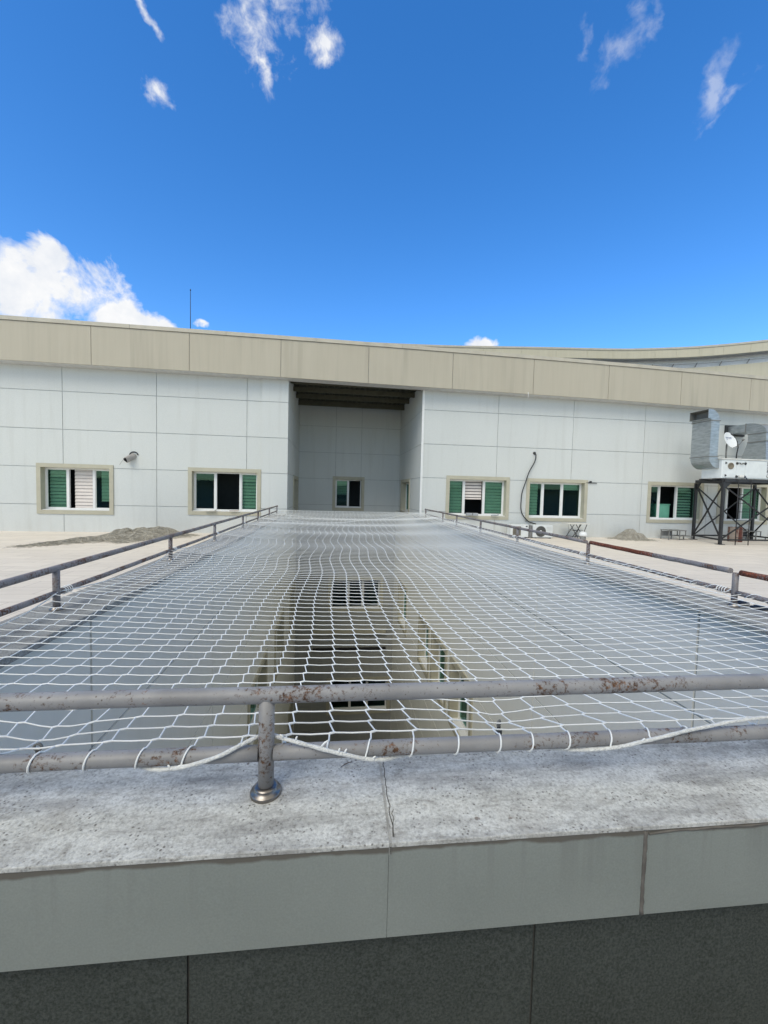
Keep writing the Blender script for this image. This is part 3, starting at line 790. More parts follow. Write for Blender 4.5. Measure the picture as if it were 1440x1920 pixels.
for j in range(0, NY + 1):
    far = j > 45
    nn = 3 if far else 5
    sm = 1 if far else 2
    pts = []
    for i in range(NX + 1):
        a = net_pt(i - DEL, j - .03) if i > 0 else net_pt(0, j)
        b = net_pt(i + DEL, j + .05) if i < NX else net_pt(NX, j)
        pts += [a, b]
        if not far and i < NX:                    # slight slack between knots
            m = net_pt(i + .5, j); m.z -= .001; pts.append(m)
    strand(pts, RAD, nn)
    if j < NY:
        for i in range(1, NX):
            a = net_pt(i + DEL, j + .05); b = net_pt(i - DEL, j + .97)
            strand([a, a.lerp(b, .5), b] if not far else [a, b], RAD, nn)
            if j < 30:
                # thick spot where the two twines run together
                c = net_pt(i - DEL, j - .03); d = (c - a) * .25; strand([c + d, c - d * .4, a + d * .4, a - d], [RAD * .9, RAD * 1.42, RAD * 1.36, RAD * .9], 6)
# twine ends that wrap over the near rail down to the border rope
for i in range(0, NX + 1):
    a = net_pt(i - DEL if i else 0, 0)
    x = a.x; th1 = lerp(TH_T, x - .012)
    pts = [a]
    back = math.degrees(math.atan2(-(a.y - RY(x)), max(.005, a.z - ZBOT)))
    n = 9
    for k in range(1, n + 1):
        th = back + (th1 - back) * k / n
        xx = x - .022 * (k / n) * (1 if th1 > 60 else .3)
        r = PR * .95 + .003
        if k == n: r = (rope_pt(xx) - on_rail(xx, 0, 0)).length
        pts.append(on_rail(xx, th, r))
    pts[-1] = rope_pt(pts[-1].x)
    strand(pts, RAD, 6)
mb.build('mesh', 'nylon', netroot)
# border ropes
def rope(pts, r, name='border_rope', n=7):
    mb = MB(); mb.tube(pts, r, n); return mb.build(name, 'rope', netroot)
P = []; x = RXL
while x <= RXR + .001: P.append(rope_pt(x)); x += .02
rope(P, [ROPE_R * (1 + .10 * math.sin(k * 2.1) + .12 * noise.noise((k * .8, 0, 0))) for k in range(len(P))], n=10)
for sgn, u in ((1, 0), (-1, NX)):
    P = [net_pt(u, j * .5) + Vector((0, 0, 0)) for j in range(0, NY * 2 + 1)]
    rope(P, .0045, n=6)
rope([net_pt(u * .5, NY) for u in range(NX * 2 + 1)], .006, n=6)
# the seam where two widths of net are laced together
SEAM = [(-1.62, 9.35), (-1.446, 9.39), (-.77, 9.77), (.247, 10.34), (1.541, 11.94), (3.0, 13.7)]
P = []
for (a, b), (c, d) in zip(SEAM, SEAM[1:]):
    for k in range(14):
        x = a + (c - a) * k / 14; y = b + (d - b) * k / 14
        p = net_pt((x - RXL) / DX, (y - YS0) / DY, False); P.append(Vector((x, y, p.z + .004)))
mb = MB(); mb.tube(P, .006, 5); mb.build('seam_cord', 'nylon', netroot)
# lashings round the posts and rails at the sides
mb = MB()
for x, ys, s in ((RXL, LY, 1), (RXR, RYs, -1)):
    for y in ys[:-1]:
        for t in range(4):
            y0 = y + .06 + .022 * t
            pts = [Vector((x + s * math.sin(k * PI / 5) * .024, y0 + .006 * k / 5, ZBOT + math.cos(k * PI / 5) * .024)) for k in range(11)]
            mb.tube(pts, .0032, 5)
        mb.build('lashing', 'nylon', netroot); mb = MB()
y = 1.3
while y < 13.:                                     # spiral lacing on the right-hand rail
    pts = [Vector((RXR - math.sin(k * PI / 4) * .0235, y + .16 * k / 8, ZBOT + math.cos(k * PI / 4) * .0235)) for k in range(9)]
    mb.tube(pts, .0028, 4); y += .16
mb.build('lacing', 'nylon', netroot)
# frayed ends standing off the rope
for x, dx, dz in ((-.115, -.012, .010), (-.085, .004, .012), (-.02, .022, .018), (.045, .006, .012), (.03, .002, .01), (.12, .01, .006), (-.40, -.006, .008), (-.385, .012, .004), (.9, .01, .006)):
    mb = MB(); p = rope_pt(x); mb.tube([p, p + Vector((dx * .6, -.002, dz * .7 + .004)), p + Vector((dx, -.002, dz + .004))], [.003, .0026, .0018], 6)
    mb.build('frayed_end', 'nylon', netroot)

# eye bolts standing behind the near rail
def eye_bolt(x, y, label, yaw):
    t = thing('eye_bolt', label, 'eye bolt', (x, y, CZ), 'eye bolts behind the near rail')
    mb = MB(); mb.tube([(x, y, CZ - .12), (x, y, CZ + .055)], .006, 10); mb.lathe([(.012, .0), (.012, .01), (.008, .012)], (x, y, CZ + .03), 6); mb.build('shank', 'dark_plastic', t)
    c, s = math.cos(yaw), math.sin(yaw)
    mb = MB(); pts = [Vector((x + c * .010 * math.cos(a), y + s * .010 * math.cos(a), CZ + .063 + .009 * math.sin(a))) for a in [2 * PI * k / 16 for k in range(16)]]
    mb.tube(pts, .0038, 8, 0, True, True); mb.build('eye', 'grey_steel', t)
eye_bolt(-.826, 1.25, 'small dark eye bolt catching the net at the left end of the near rail', 0)
eye_bolt(.562, 1.25, 'small eye bolt pulling the net down behind the near rail right of centre', .8)
# ------------------------------------------------------------------ little things on the cap
p = RM @ Vector((.05, 1.178, CZ + .004))
mb = MB(); mb.tube([p + Vector((-.017, -.010, -.002)), p + Vector((-.004, -.001, .001)), p + Vector((.008, .003, .002)), p + Vector((.019, .008, .0))], [.0007, .0014, .0011, .0005], 6)
tag(mb.build('twig', 'twig'), 'thin dark twig lying on the cap stone beside the joint', 'twig')
for k, (y, lab) in enumerate(((2.80, 'dark blue scrap on the right parapet close to the railing post'), (2.66, 'dark blue scrap on the right parapet farther from the railing post'))):
    mb = MB(); mb.bbox(3.185, 3.265, y - .045, y + .035, CZ, CZ + .022, .006); mb.bbox(3.20, 3.25, y - .03, y + .02, CZ + .022, CZ + .03, .004)
    tag(mb.build('scrap', 'navy'), lab, 'scrap', 'dark blue scraps on the right parapet')

# ------------------------------------------------------------------ things along the white wall
# cut pipe stub poking out of the wall, mouth hanging down to the left
t = thing('pipe_stub', 'grey cut pipe stub poking out of the white wall above the leftmost window', 'pipe', (-6.27, FY, .97))
d = Vector((-.30, -.44, -.30)).normalized(); base = Vector((-6.28, FY + .02, .955)); L = .32
sd = d.cross(Vector((0, 0, 1))).normalized(); u = sd.cross(d)
def mring(r, k, wob=0.): return [base + d * k + (sd * math.cos(a) + u * math.sin(a)) * (r * (1 + wob * math.sin(3 * a + 1))) for a in [2 * PI * q / 20 for q in range(20)]]
mb = MB(); mb.loft([mring(.095, 0), mring(.092, L * .5, .04), mring(.09, L * .8, .08), mring(.088, L, .16)], 0, False, False)
mb.loft([mring(.088, L, .16), mring(.075, L, .16)], 0, False, False)
mb.build('pipe', 'pipe_wrap', t, True)
mb = MB(); mb.loft([mring(.075, L, .16), mring(.073, .06)], 0, False, True); mb.build('bore', 'dark_plastic', t)
mb = MB(); pts = [Vector((-6.28 + .125 * math.cos(a), FY - .012, .965 + .11 * math.sin(a))) for a in [PI * (.05 + .95 * k / 14) for k in range(15)]]; mb.tube(pts, .018, 8); mb.build('collar', 'dark_plastic', t)
mb = MB(); e = base + d * L; mb.tube([e + u * .06 - sd * .02, e + Vector((-.10, -.02, -.05)), e + Vector((-.16, -.03, -.16))], .004, 5); mb.build('loose_wire', 'grey_steel', t)

# black cable down to the air conditioner
CB = [(7.215, 1.50), (7.245, 1.44), (7.20, 1.21), (7.0, .837), (6.87, .451), (6.76, .10), (6.735, -.22), (6.745, -.50), (6.83, -.72), (7.04, -.93), (7.20, -.99), (7.36, -1.03)]
cv = smooth_curve(CB, 6)
mb = MB(); mb.tube([(p.x, FY - .04 - .05 * math.sin(i / len(cv) * PI), p.y) for i, p in enumerate(cv)], .019, 10)
mb.lathe([(.0, 0), (.05, 0), (.05, .03), (.03, .05), (0, .05)], (7.205, FY, 1.52), 12, 0, Matrix.Rotation(PI / 2, 4, 'X'))
tag(mb.build('cable', 'dark_plastic'), 'thick black cable curving down the white wall to the air conditioners', 'cable')
mb = MB(); mb.tube([(9.26, FY - .03, .512), (9.68, FY - .03, .505)], .012, 6); mb.bbox(9.39, 9.46, FY - .06, FY, .50, .58, .01)
mb.tube([(9.30, FY + .01, .511), (9.30, FY - .03, .511)], .01, 6)
tag(mb.build('wall_bracket', 'black_steel'), 'tiny black bracket on the white wall beside the fourth window', 'bracket')
mb = MB(); mb.tube([(6.655, FA + .01, 3.56), (6.65, FA - .02, 3.47), (6.662, FA - .012, 3.40), (6.655, FA, 3.35)], .010, 6)
tag(mb.build('wire_end', 'light_rail'), 'short white wire end hanging under the beige fascia', 'wire')

def ac_unit(name, label, x0, x1, y0, kind):
    t = thing(name, label, 'air conditioner', ((x0 + x1) / 2, y0 + .15, T), 'air conditioners by the wall')
    z0, z1 = T + .03, T + .47
    mb = MB(); mb.bbox(x0, x1, y0, y0 + .30, z0, z1, .012, 2); mb.build('casing', 'unit_white', t)
    fx = x0 + .28; r = .185; zc = (z0 + z1) / 2 - .005
    if kind == 'round':
        mb = MB(); mb.lathe([(0, 0), (r, 0), (r, .006), (r * .97, .008)], (fx, y0 - .001, zc), 32, 0, Matrix.Rotation(PI / 2, 4, 'X')); mb.build('fan_mouth', 'dark_plastic', t)
        mb = MB()
        for q in range(3, 11):
            rr = r * q / 10.
            mb.tube([Vector((fx + rr * math.cos(a), y0 - .014, zc + rr * math.sin(a))) for a in [2 * PI * k / 32 for k in range(32)]], .0045, 5, 0, True, True)
        for k in range(12): a = 2 * PI * k / 12; mb.tube([(fx + .05 * math.cos(a), y0 - .016, zc + .05 * math.sin(a)), (fx + r * math.cos(a), y0 - .012, zc + r * math.sin(a))], .004, 5)
        mb.build('grille', 'grille_grey', t)
        mb = MB(); mb.lathe([(0, .022), (.035, .02), (.045, .010), (.045, 0)], (fx, y0 - .004, zc), 20, 0, Matrix.Rotation(PI / 2, 4, 'X')); mb.build('hub', 'unit_white', t)
        mb = MB()
        for k in range(5): mb.bbox(x0 + .50, x1 - .04, y0 - .006, y0 + .002, z1 - .07 - .03 * k, z1 - .06 - .03 * k, .002)
        mb.build('side_louvre', 'unit_dirty', t)
    else:
        mb = MB(); mb.bbox(x0 + .08, x0 + .37, y0 - .012, y0 + .01, z0 + .06, z1 - .06, .008); mb.build('grille', 'vent_tan', t)
        mb = MB()
        for k in range(9): mb.bbox(x0 + .09, x0 + .36, y0 - .02, y0 - .010, z0 + .085 + .033 * k, z0 + .095 + .033 * k, .002)
        mb.build('louvre', 'grille_grey', t)
        mb = MB(); mb.bbox(x0 + .55, x0 + .61, y0 - .01, y0 + .01, z1 - .08, z1 - .04, .004); mb.build('badge', 'dark_plastic', t)
    for fxx in (x0 + .1, x1 - .1):
        mb = MB(); mb.bbox(fxx - .03, fxx + .03, y0 - .02, y0 + .32, T, T + .03, .004); mb.build('foot', 'dark_plastic', t)
ac_unit('air_conditioner', 'white outdoor air conditioner with a square tan grille, beside the netted court', 6.20, 6.86, 13.45, 'square')
ac_unit('air_conditioner', 'white outdoor air conditioner with a round grey fan, at the foot of the black cable', 7.0, 7.73, 13.40, 'round')
mb = MB(); mb.bbox(6.875, 6.975, 13.44, 13.66, T, T + .45, .01); mb.bbox(6.885, 6.965, 13.43, 13.44, T + .05, T + .4, .003)
tag(mb.build('dark_post', 'grey_steel'), 'grey upright slab wedged between the two air conditioners', 'post')

t = thing('folding_table', 'white topped folding table with crossed dark legs against the white wall', 'folding table', (8.6, 13.5, T))
mb = MB(); mb.bbox(8.20, 9.0, 13.22, 13.72, -.975, -.945, .006); mb.build('tabletop', 'table_white', t)
for yy in (13.28, 13.66):
    mb = MB(); mb.tube([(8.36, yy, T), (8.72, yy, -.975)], .012, 8); mb.build('leg', 'black_steel', t)
    mb = MB(); mb.tube([(8.86, yy, T), (8.52, yy, -.975)], .012, 8); mb.build('leg', 'black_steel', t)
    mb = MB(); mb.tube([(8.94, yy, -.965), (8.74, yy, T)], .012, 8); mb.build('leg', 'black_steel', t)
mb = MB()
for (x, z) in ((8.42, T + .09), (8.80, T + .09), (8.52, -1.2)): mb.tube([(x, 13.28, z), (x, 13.66, z)], .009, 6)
mb.tube([(8.40, 13.27, T + .10), (8.84, 13.27, T + .10)], .009, 6); mb.tube([(8.44, 13.27, -1.18), (8.78, 13.27, -1.18)], .009, 6)
mb.build('crossbar', 'black_steel', t)

t = thing('vent_cap', 'small white domed vent cap on the terrace near the folding table', 'vent', (8.22, 12.4, T))
mb = MB(); mb.lathe([(.09, 0), (.09, .22)], (8.22, 12.4, T), 20); mb.build('stem', 'grey_steel', t)
mb = MB(); mb.lathe([(.105, .2), (.125, .23), (.12, .28), (.09, .33), (.04, .35), (0, .355)], (8.22, 12.4, T), 24); mb.build('cap', 'dish_white', t)

# heaps of old netting: a lumpy body with hundreds of loose loops of twine on it
def heap(name, label, cat, fn, x0, x1, y0, y1, nx, ny, nloops, mats, tw=.006):
    t = thing(name, label, cat, ((x0 + x1) / 2, (y0 + y1) / 2, T))
    mb = MB(); idx = {}
    for i in range(nx + 1):
        for k in range(ny + 1):
            x = x0 + (x1 - x0) * i / nx; y = y0 + (y1 - y0) * k / ny
            h = fn(x, y)
            h2 = h * (1 + .38 * noise.noise((x * 4.5, y * 4.5, 2)) + .035 * noise.noise((x * 13, y * 13, 5))) if h > 0 else 0
            idx[i, k] = mb.vert((x, y, T - .004 + max(0, h2)))
            idx[i, k, 'h'] = h2
    for i in range(nx):
        for k in range(ny):
            if max(idx[i, k, 'h'], idx[i + 1, k, 'h'], idx[i, k + 1, 'h'], idx[i + 1, k + 1, 'h']) > .008:
                mb.face((idx[i, k], idx[i + 1, k], idx[i + 1, k + 1], idx[i, k + 1]), 0, True)
    mb.build('bulk', mats[0], t)
    mb = MB(); n = 0; tries = 0
    while n < nloops and tries < nloops * 20:
        tries += 1
        x = random.uniform(x0, x1); y = random.uniform(y0, y1); h = fn(x, y)
        if h < .012: continue
        a = random.uniform(0, 2 * PI); L = random.uniform(.22, .6); pts = []
        bend = random.uniform(-3, 3)
        for q in range(6):
            aa = a + bend * q / 6
            hh = max(0, fn(x, y)); hh *= (1 + .38 * noise.noise((x * 4.5, y * 4.5, 2)) + .035 * noise.noise((x * 13, y * 13, 5)))
            pts.append((x, y, T + hh + .004 + (.015 * math.sin(q / 5 * PI) * random.random() if h > .05 else .002)))
            x += math.cos(aa) * L / 6; y += math.sin(aa) * L / 6
        mb.tube(pts, tw * random.uniform(.5, 1), 3, n % 2, False); n += 1
    mb.build('loose_twine', mats[1:], t)
    return t
def blob(x, y, cx, cy, rx, ry, h):
    d = ((x - cx) / rx) ** 2 + ((y - cy) / ry) ** 2
    return h * max(0, 1 - d) ** .8 if d < 1 else 0
def heapL(x, y):
    h = max(blob(x, y, -5.55, 12.75, .75, .75, .23), blob(x, y, -5.2, 13.0, .75, .6, .25), blob(x, y, -5.9, 12.7, .6, .6, .22), blob(x, y, -4.95, 13.1, .6, .5, .14), blob(x, y, -5.3, 12.3, .6, .4, .18))
    # the long tail dragged out over the floor to the left
    ax, ay, bx, by = -5.9, 12.4, -7.25, 10.5
    tt = max(0, min(1, ((x - ax) * (bx - ax) + (y - ay) * (by - ay)) / ((bx - ax) ** 2 + (by - ay) ** 2)))
    dd = math.hypot(x - ax - (bx - ax) * tt, y - ay - (by - ay) * tt); w = .34 * (1 - tt) + .07
    if dd < w: h = max(h, (.11 * (1 - tt) + .03) * (1 - (dd / w) ** 2))
    ax, ay, bx, by = -5.6, 12.2, -5.4, 11.45
    tt = max(0, min(1, ((x - ax) * (bx - ax) + (y - ay) * (by - ay)) / ((bx - ax) ** 2 + (by - ay) ** 2)))
    dd = math.hypot(x - ax - (bx - ax) * tt, y - ay - (by - ay) * tt); w = .16
    if dd < w: h = max(h, .05 * (1 - tt * .7) * (1 - (dd / w) ** 2))
    return h
heap('netting_heap', 'long sprawling heap of old grey netting on the terrace under the leftmost windows', 'netting', heapL, -7.5, -4.2, 10.2, 13.85, 110, 110, 3200, ['old_net', 'old_net', 'old_net_light'], .005)
def heapR(x, y): return max(blob(x, y, 10.75, 13.5, .42, .33, .34), blob(x, y, 11.05, 13.45, .32, .3, .24), blob(x, y, 10.5, 13.5, .25, .25, .18))
heap('netting_bundle', 'small rounded bundle of old netting against the wall left of the steel stand', 'netting', heapR, 10.2, 11.45, 13.05, 13.94, 44, 36, 900, ['old_net', 'old_net', 'old_net_light'], .005)

def step_stool(x, y, w, label):
    t = thing('step_stool', label, 'step stool', (x + w / 2, y, T), 'grey step stools under the right windows')
    h = .36
    mb = MB(); mb.bbox(x, x + w * .72, y - .15, y + .25, T + h - .025, T + h, .004); mb.build('top_step', 'grey_steel', t)
    mb = MB(); mb.bbox(x + w * .45, x + w, y - .15, y + .25, T + .135, T + .155, .004); mb.build('lower_step', 'grey_steel', t)
    mb = MB(); mb.bbox(x + .02, x + w * .46, y + .2, y + .22, T + .12, T + h - .06, .003); mb.build('back_plate', 'grey_steel', t)
    for lx, lz in ((x + .03, h - .025), (x + w * .46, h - .025), (x + w * .70, h - .025), (x + w - .03, .135)):
        for ly in (y - .13, y + .23):
            z0 = T if lx != x + w * .70 else T + .155
            mb = MB(); mb.bar((lx, ly, z0), (lx, ly, T + lz), .025, .025); mb.build('leg', 'grey_steel', t)
step_stool(12.17, 13.45, 1.0, 'low grey two step stool left of the steel stand, clear of its legs')
step_stool(15.5, 13.5, .82, 'low grey two step stool behind the ladder and the rusty barrel')

t = thing('barrel', 'open barrel streaked with rust standing under the steel stand', 'barrel', (14.62, 13.05, T))
mb = MB(); mb.lathe([(r * .82, z) for r, z in [(.0, .01), (.255, .01), (.262, 0), (.266, .02), (.262, .16), (.272, .18), (.262, .20), (.262, .35), (.272, .37), (.262, .39), (.262, .50), (.270, .515), (.262, .525), (.245, .52), (.245, .12), (0, .12)]], (14.62, 13.05, T), 32)
o = mb.build('drum', 'barrel_paint', t)
m, nt, out = new_mat('rust_streaked_drum'); n = N(nt)
c = n.ramp(n.noise(n.coords((9, 9, .5)), 1., 5, .6), [(.40, (.33, .27, .22)), (.46, (.14, .04, .025)), (.60, (.06, .02, .015))]); n.principled(out, c, .8); o.data.materials[0] = m

# ------------------------------------------------------------------ steel stand, air handler, ducts
t = thing('steel_stand', 'tall black steel stand with crossed braces carrying the white air handling unit', 'steel stand', (14.2, 12.8, T))
LEG = [(13.0, 12.10), (13.46, 13.60), (15.9, 12.10), (15.95, 13.60)]
ZS = .60
for x, y in LEG:
    mb = MB(); mb.bar((x, y, T), (x, y, ZS), .085, .075, 0, (0, 1, 0)); mb.bbox(x - .1, x + .1, y - .1, y + .1, T, T + .015, .003)
    mb.build('leg', 'black_steel', t)
def beam(a, b, w=.10, h=.12, name='beam'):
    mb = MB(); mb.bar(a, b, w, h); mb.build(name, 'black_steel', t)
for i, j in ((0, 2), (1, 3), (0, 1), (2, 3)):
    a, b = LEG[i], LEG[j]
    beam((*a, ZS + .06), (*b, ZS + .06), .08, .10); beam((*a, T + .16), (*b, T + .16), .05, .05)
beam((12.85, 12.35, ZS + .10), (16.0, 12.35, ZS + .10), .08, .05); beam((12.85, 12.85, ZS + .10), (16.0, 12.85, ZS + .10), .08, .05)
for i, j in ((0, 2), (1, 3), (0, 1), (2, 3)):
    a, b = LEG[i], LEG[j]; dy = -.02
    beam((a[0], a[1] + dy, T + .18), (b[0], b[1] + dy, ZS - .1), .045, .03, 'brace'); beam((a[0], a[1] + dy + .035, ZS - .1), (b[0], b[1] + dy + .035, T + .18), .045, .03, 'brace')
for i, j in ((0, 1), (1, 0), (0, 2), (2, 0)):
    a = Vector((*LEG[i], 0)); b = Vector((*LEG[j], 0)); d = (b - a).normalized()
    mb = MB(); q = Vector((-d.y, d.x, 0)) * .012
    tri = [a + Vector((0, 0, ZS)), a + d * .30 + Vector((0, 0, ZS)), a + Vector((0, 0, ZS - .28))]
    mb.loft([[p - q for p in tri], [p + q for p in tri]]); mb.build('gusset', 'black_steel', t)
t = thing('ladder', 'thin black steel ladder leaning upright on the front of the steel stand', 'ladder', (13.7, 12.0, T))
for x in (13.45, 13.94):
    mb = MB(); mb.tube([(x - .02, 11.96, T), (x + .02, 12.02, ZS + .1)], .014, 8); mb.build('rail', 'black_steel', t)
for k in range(7):
    z = T + .25 + .29 * k; mb = MB(); mb.tube([(13.45, 11.97, z), (13.94, 11.97, z)], .010, 6); mb.build('rung', 'black_steel', t)

ah = thing('air_handler', 'white air handling unit with grey sheet metal ducts on the black steel stand', 'air handler', (14.2, 12.5, .73))
AX0, AX1, AY0, AY1, AZ0, AZ1 = 12.935, 15.7, 12.15, 12.90, .735, 1.36
mb = MB(); mb.bbox(AX0, AX1, AY0, AY1, AZ0, AZ1, .012, 2); mb.build('casing', 'unit_white', ah)
mb = MB(); mb.bbox(AX0 - .03, AX1 + .03, AY0 - .03, AY1 + .03, AZ1 + .001, AZ1 + .045, .006, 2); mb.build('lid', 'unit_dirty', ah)
for a, b in ((13.0, 13.46), (13.49, 13.80), (13.83, 14.68), (14.71, 15.6)):
    mb = MB(); mb.bbox(a, b, AY0 - .012, AY0 + .01, AZ0 + .03, AZ1 - .03, .005, 2); mb.build('access_panel', 'unit_white', ah)
for x in (13.05,):
    for z in (1.245, .83):
        mb = MB(); mb.loft([[(x, AY0 - .013, z - .04), (x + .07, AY0 - .013, z), (x, AY0 - .013, z + .04)], [(x, AY0 - .03, z - .04), (x + .07, AY0 - .03, z), (x, AY0 - .03, z + .04)]]); mb.build('catch', 'dark_plastic', ah)
for x, z in ((13.50, 1.245), (13.81, 1.245), (13.50, .80), (13.81, .80)):
    mb = MB(); mb.lathe([(0, .03), (.03, .03), (.042, .015), (.042, 0)], (x, AY0 - .012, z), 16, 0, Matrix.Rotation(PI / 2, 4, 'X')); mb.build('catch', 'dark_plastic', ah)
mb = MB(); mb.lathe([(.105, .0), (.108, .02), (.085, .022), (.08, .004), (0, .004)], (13.26, AY0 - .012, 1.15), 28, 0, Matrix.Rotation(PI / 2, 4, 'X')); mb.build('port', 'vent_tan', ah)
mb = MB(); mb.tube([(13.58, AY0 - .02, 1.27), (13.60, AY0 - .06, 1.22), (13.68, AY0 - .06, 1.23), (13.72, AY0 - .02, 1.26)], .014, 8); mb.build('handle', 'dark_plastic', ah)
mb = MB(); mb.bbox(13.57, 13.74, AY0 - .07, AY0 - .013, .77, .85, .01); mb.build('drain_box', 'paper', ah)
mb = MB(); mb.tube([(13.74, AY0 - .04, .80), (13.82, AY0 - .07, .76), (13.87, AY0 - .08, .66), (13.86, AY0 - .06, .60)], .016, 8); mb.build('drain_hose', 'navy', ah)
# lettering running up the side, as far as the photograph shows it
fc = bpy.data.curves.new('lettering', 'FONT'); fc.body = 'CLIMACS'; fc.size = .155; fc.extrude = .002; fc.align_x = 'LEFT'
fo = bpy.data.objects.new('lettering', fc); COL.objects.link(fo); bpy.context.view_layer.update()
me = bpy.data.meshes.new_from_object(fo.evaluated_get(bpy.context.evaluated_depsgraph_get())); bpy.data.objects.remove(fo)
me.transform(Matrix.Translation((14.76, AY0 - .0145, AZ0 + .05)) @ Matrix.Rotation(PI / 2, 4, 'X') @ Matrix.Rotation(PI / 2, 4, 'Z') @ Matrix.Scale(.86, 4, (1, 0, 0)))
me.transform(Matrix.Translation((.0, 0, 0))); me.materials.clear(); me.materials.append(M['black_ink'])
lo = bpy.data.objects.new('lettering', me); COL.objects.link(lo)
mx = [v.co.x for v in me.vertices]; me.transform(Matrix.Translation((14.655 - min(mx), 0, 0))); attach(lo, ah)
def duct_arc(cx, cz, r0, r1, a0, a1, y0, y1, n=10):
    S = []
    for k in range(n + 1):
        a = math.radians(a0 + (a1 - a0) * k / n); c, s = math.cos(a), math.sin(a)
        S.append([(cx + r0 * c, y0, cz + r0 * s), (cx + r1 * c, y0, cz + r1 * s), (cx + r1 * c, y1, cz + r1 * s), (cx + r0 * c, y1, cz + r0 * s)])
    return S
DX0, DX1, DY0, DY1 = 12.545, 12.855, 12.25, 12.98
mb = MB(); mb.loft(duct_arc(AX0, 1.45, .08, .39, 270, 180, DY0, DY1), 0, False, False); mb.build('duct_elbow', 'galv', ah)
mb = MB(); mb.loft([[(DX1, DY0, z), (DX0, DY0, z), (DX0, DY1, z), (DX1, DY1, z)] for z in (1.45, 2.66)], 0, False, False); mb.build('duct', 'galv', ah)
mb = MB(); S = duct_arc(12.485, 2.66, .06, .37, 0, 90, DY0, DY1)
S.append([(12.42, DY0, 2.72), (12.42, DY0, 3.03), (12.42, DY1, 3.03), (12.42, DY1, 2.72)])
mb.loft(S, 0, False, False)
mb.loft([[(12.419, DY0 + .012, 2.732), (12.419, DY0 + .012, 3.018), (12.419, DY1 - .012, 3.018), (12.419, DY1 - .012, 2.732)], [(12.66, DY0 + .012, 2.70), (12.66, DY0 + .012, 2.98), (12.66, DY1 - .012, 2.98), (12.66, DY1 - .012, 2.70)]], 1, False, True)
mb.loft([[(12.42, DY0, 2.72), (12.42, DY0, 3.03), (12.42, DY1, 3.03), (12.42, DY1, 2.72)], [(12.419, DY0 + .012, 2.732), (12.419, DY0 + .012, 3.018), (12.419, DY1 - .012, 3.018), (12.419, DY1 - .012, 2.732)]], 0, False, False)
mb.build('duct_mouth', ['galv', 'grille_grey'], ah)
for z in (1.455, 2.655):
    mb = MB(); g = .022
    for q in ((DX0 - g, DX1 + g, DY0 - g, DY0 - .001), (DX0 - g, DX0 - .001, DY0, DY1), (DX1 + .001, DX1 + g, DY0, DY1), (DX0 - g, DX1 + g, DY1 + .001, DY1 + g)): mb.box(*q, z - .014, z + .014)
    mb.build('duct_flange', 'grey_steel', ah)
# hood, riser and run to the wall
HX0, HX1, HY0, HY1 = 14.956, 15.6, 12.48, 13.12
rect = lambda x0, x1, y0, y1, z: [(x0, y0, z), (x1, y0, z), (x1, y1, z), (x0, y1, z)]
mb = MB(); mb.bbox(14.6, 15.7, AY1 + .002, 13.4, AZ0, AZ1, .01); mb.build('casing', 'unit_white', ah)
mb = MB(); mb.loft([rect(14.86, 15.66, 12.36, 13.27, AZ1 + .046), rect(HX0, HX1, HY0, HY1, 2.10)]); mb.build('duct_hood', 'galv', ah)
mb = MB(); mb.loft([rect(HX0, HX1, HY0, HY1, z) for z in (2.10, 2.39)]); mb.build('duct', 'galv', ah)
mb = MB(); S = []
for k in range(11):
    a = math.radians(90 * k / 10); c, q = math.cos(a), math.sin(a)
    S.append([(HX0, 13.2 - .72 * c, 2.40 + .40 * q), (HX1, 13.2 - .72 * c, 2.40 + .40 * q), (HX1, 13.2 - .08 * c, 2.40 + .09 * q), (HX0, 13.2 - .08 * c, 2.40 + .09 * q)])
mb.loft(S); mb.build('duct_elbow', 'galv', ah)
mb = MB(); mb.loft([[(HX0, y, 2.79), (HX1, y, 2.79), (HX1, y, 2.51), (HX0, y, 2.51)] for y in (13.2, FY - .06)]); mb.build('duct', 'galv', ah)
mb = MB(); mb.box(14.86, 15.68, FY - .07, FY - .002, 2.45, 2.85); mb.build('wall_gap', 'dark_plastic', ah)  # dark block standing in for the shaded gap where the duct enters
for z in (2.10, 2.395):
    mb = MB(); g = .025
    for q in ((HX0 - g, HX1 + g, HY0 - g, HY0 - .001), (HX0 - g, HX0 - .001, HY0, HY1), (HX1 + .001, HX1 + g, HY0, HY1)): mb.box(*q, z - .015, z + .015)
    mb.build('duct_flange', 'grey_steel', ah)
mb = MB(); g = .02
for q in ((HX0 - g, HX0 - .001, 2.51, 2.79), (HX1 + .001, HX1 + g, 2.51, 2.79), (HX0 - g, HX1 + g, 2.791, 2.81), (HX0 - g, HX1 + g, 2.49, 2.509)): mb.box(q[0], q[1], 13.2, 13.225, q[2], q[3])
mb.build('duct_flange', 'grey_steel', ah)

# satellite dish on a post of the air handler's lid
t = thing('satellite_dish', 'small white oval satellite dish in front of the right duct', 'satellite dish', (13.62, 12.62, AZ1 + .045))
mb = MB(); mb.tube([(13.62, 12.66, AZ1 + .03), (13.615, 12.66, 1.93)], .026, 10); mb.tube([(13.615, 12.66, 1.92), (13.66, 12.68, 1.99), (13.70, 12.68, 2.05)], .02, 8); mb.build('mast', 'grey_steel', t)
nrm = Vector((.15, -.92, .36)).normalized(); tl = Matrix.Translation((13.69, 12.60, 2.085)) @ nrm.to_track_quat('Z', 'Y').to_matrix().to_4x4()
mb = MB(); n = 32; R0 = .31
prof = [(0, -.055), (.10, -.05), (.2, -.032), (.285, -.004), (.30, .004), (.305, -.002), (.2, -.044), (.1, -.062), (0, -.068)]
mb.lathe(prof, (0, 0, 0), n, 0, tl @ Matrix.Scale(.93, 4, (1, 0, 0))); mb.build('reflector', 'dish_white', t)
mb = MB(); 
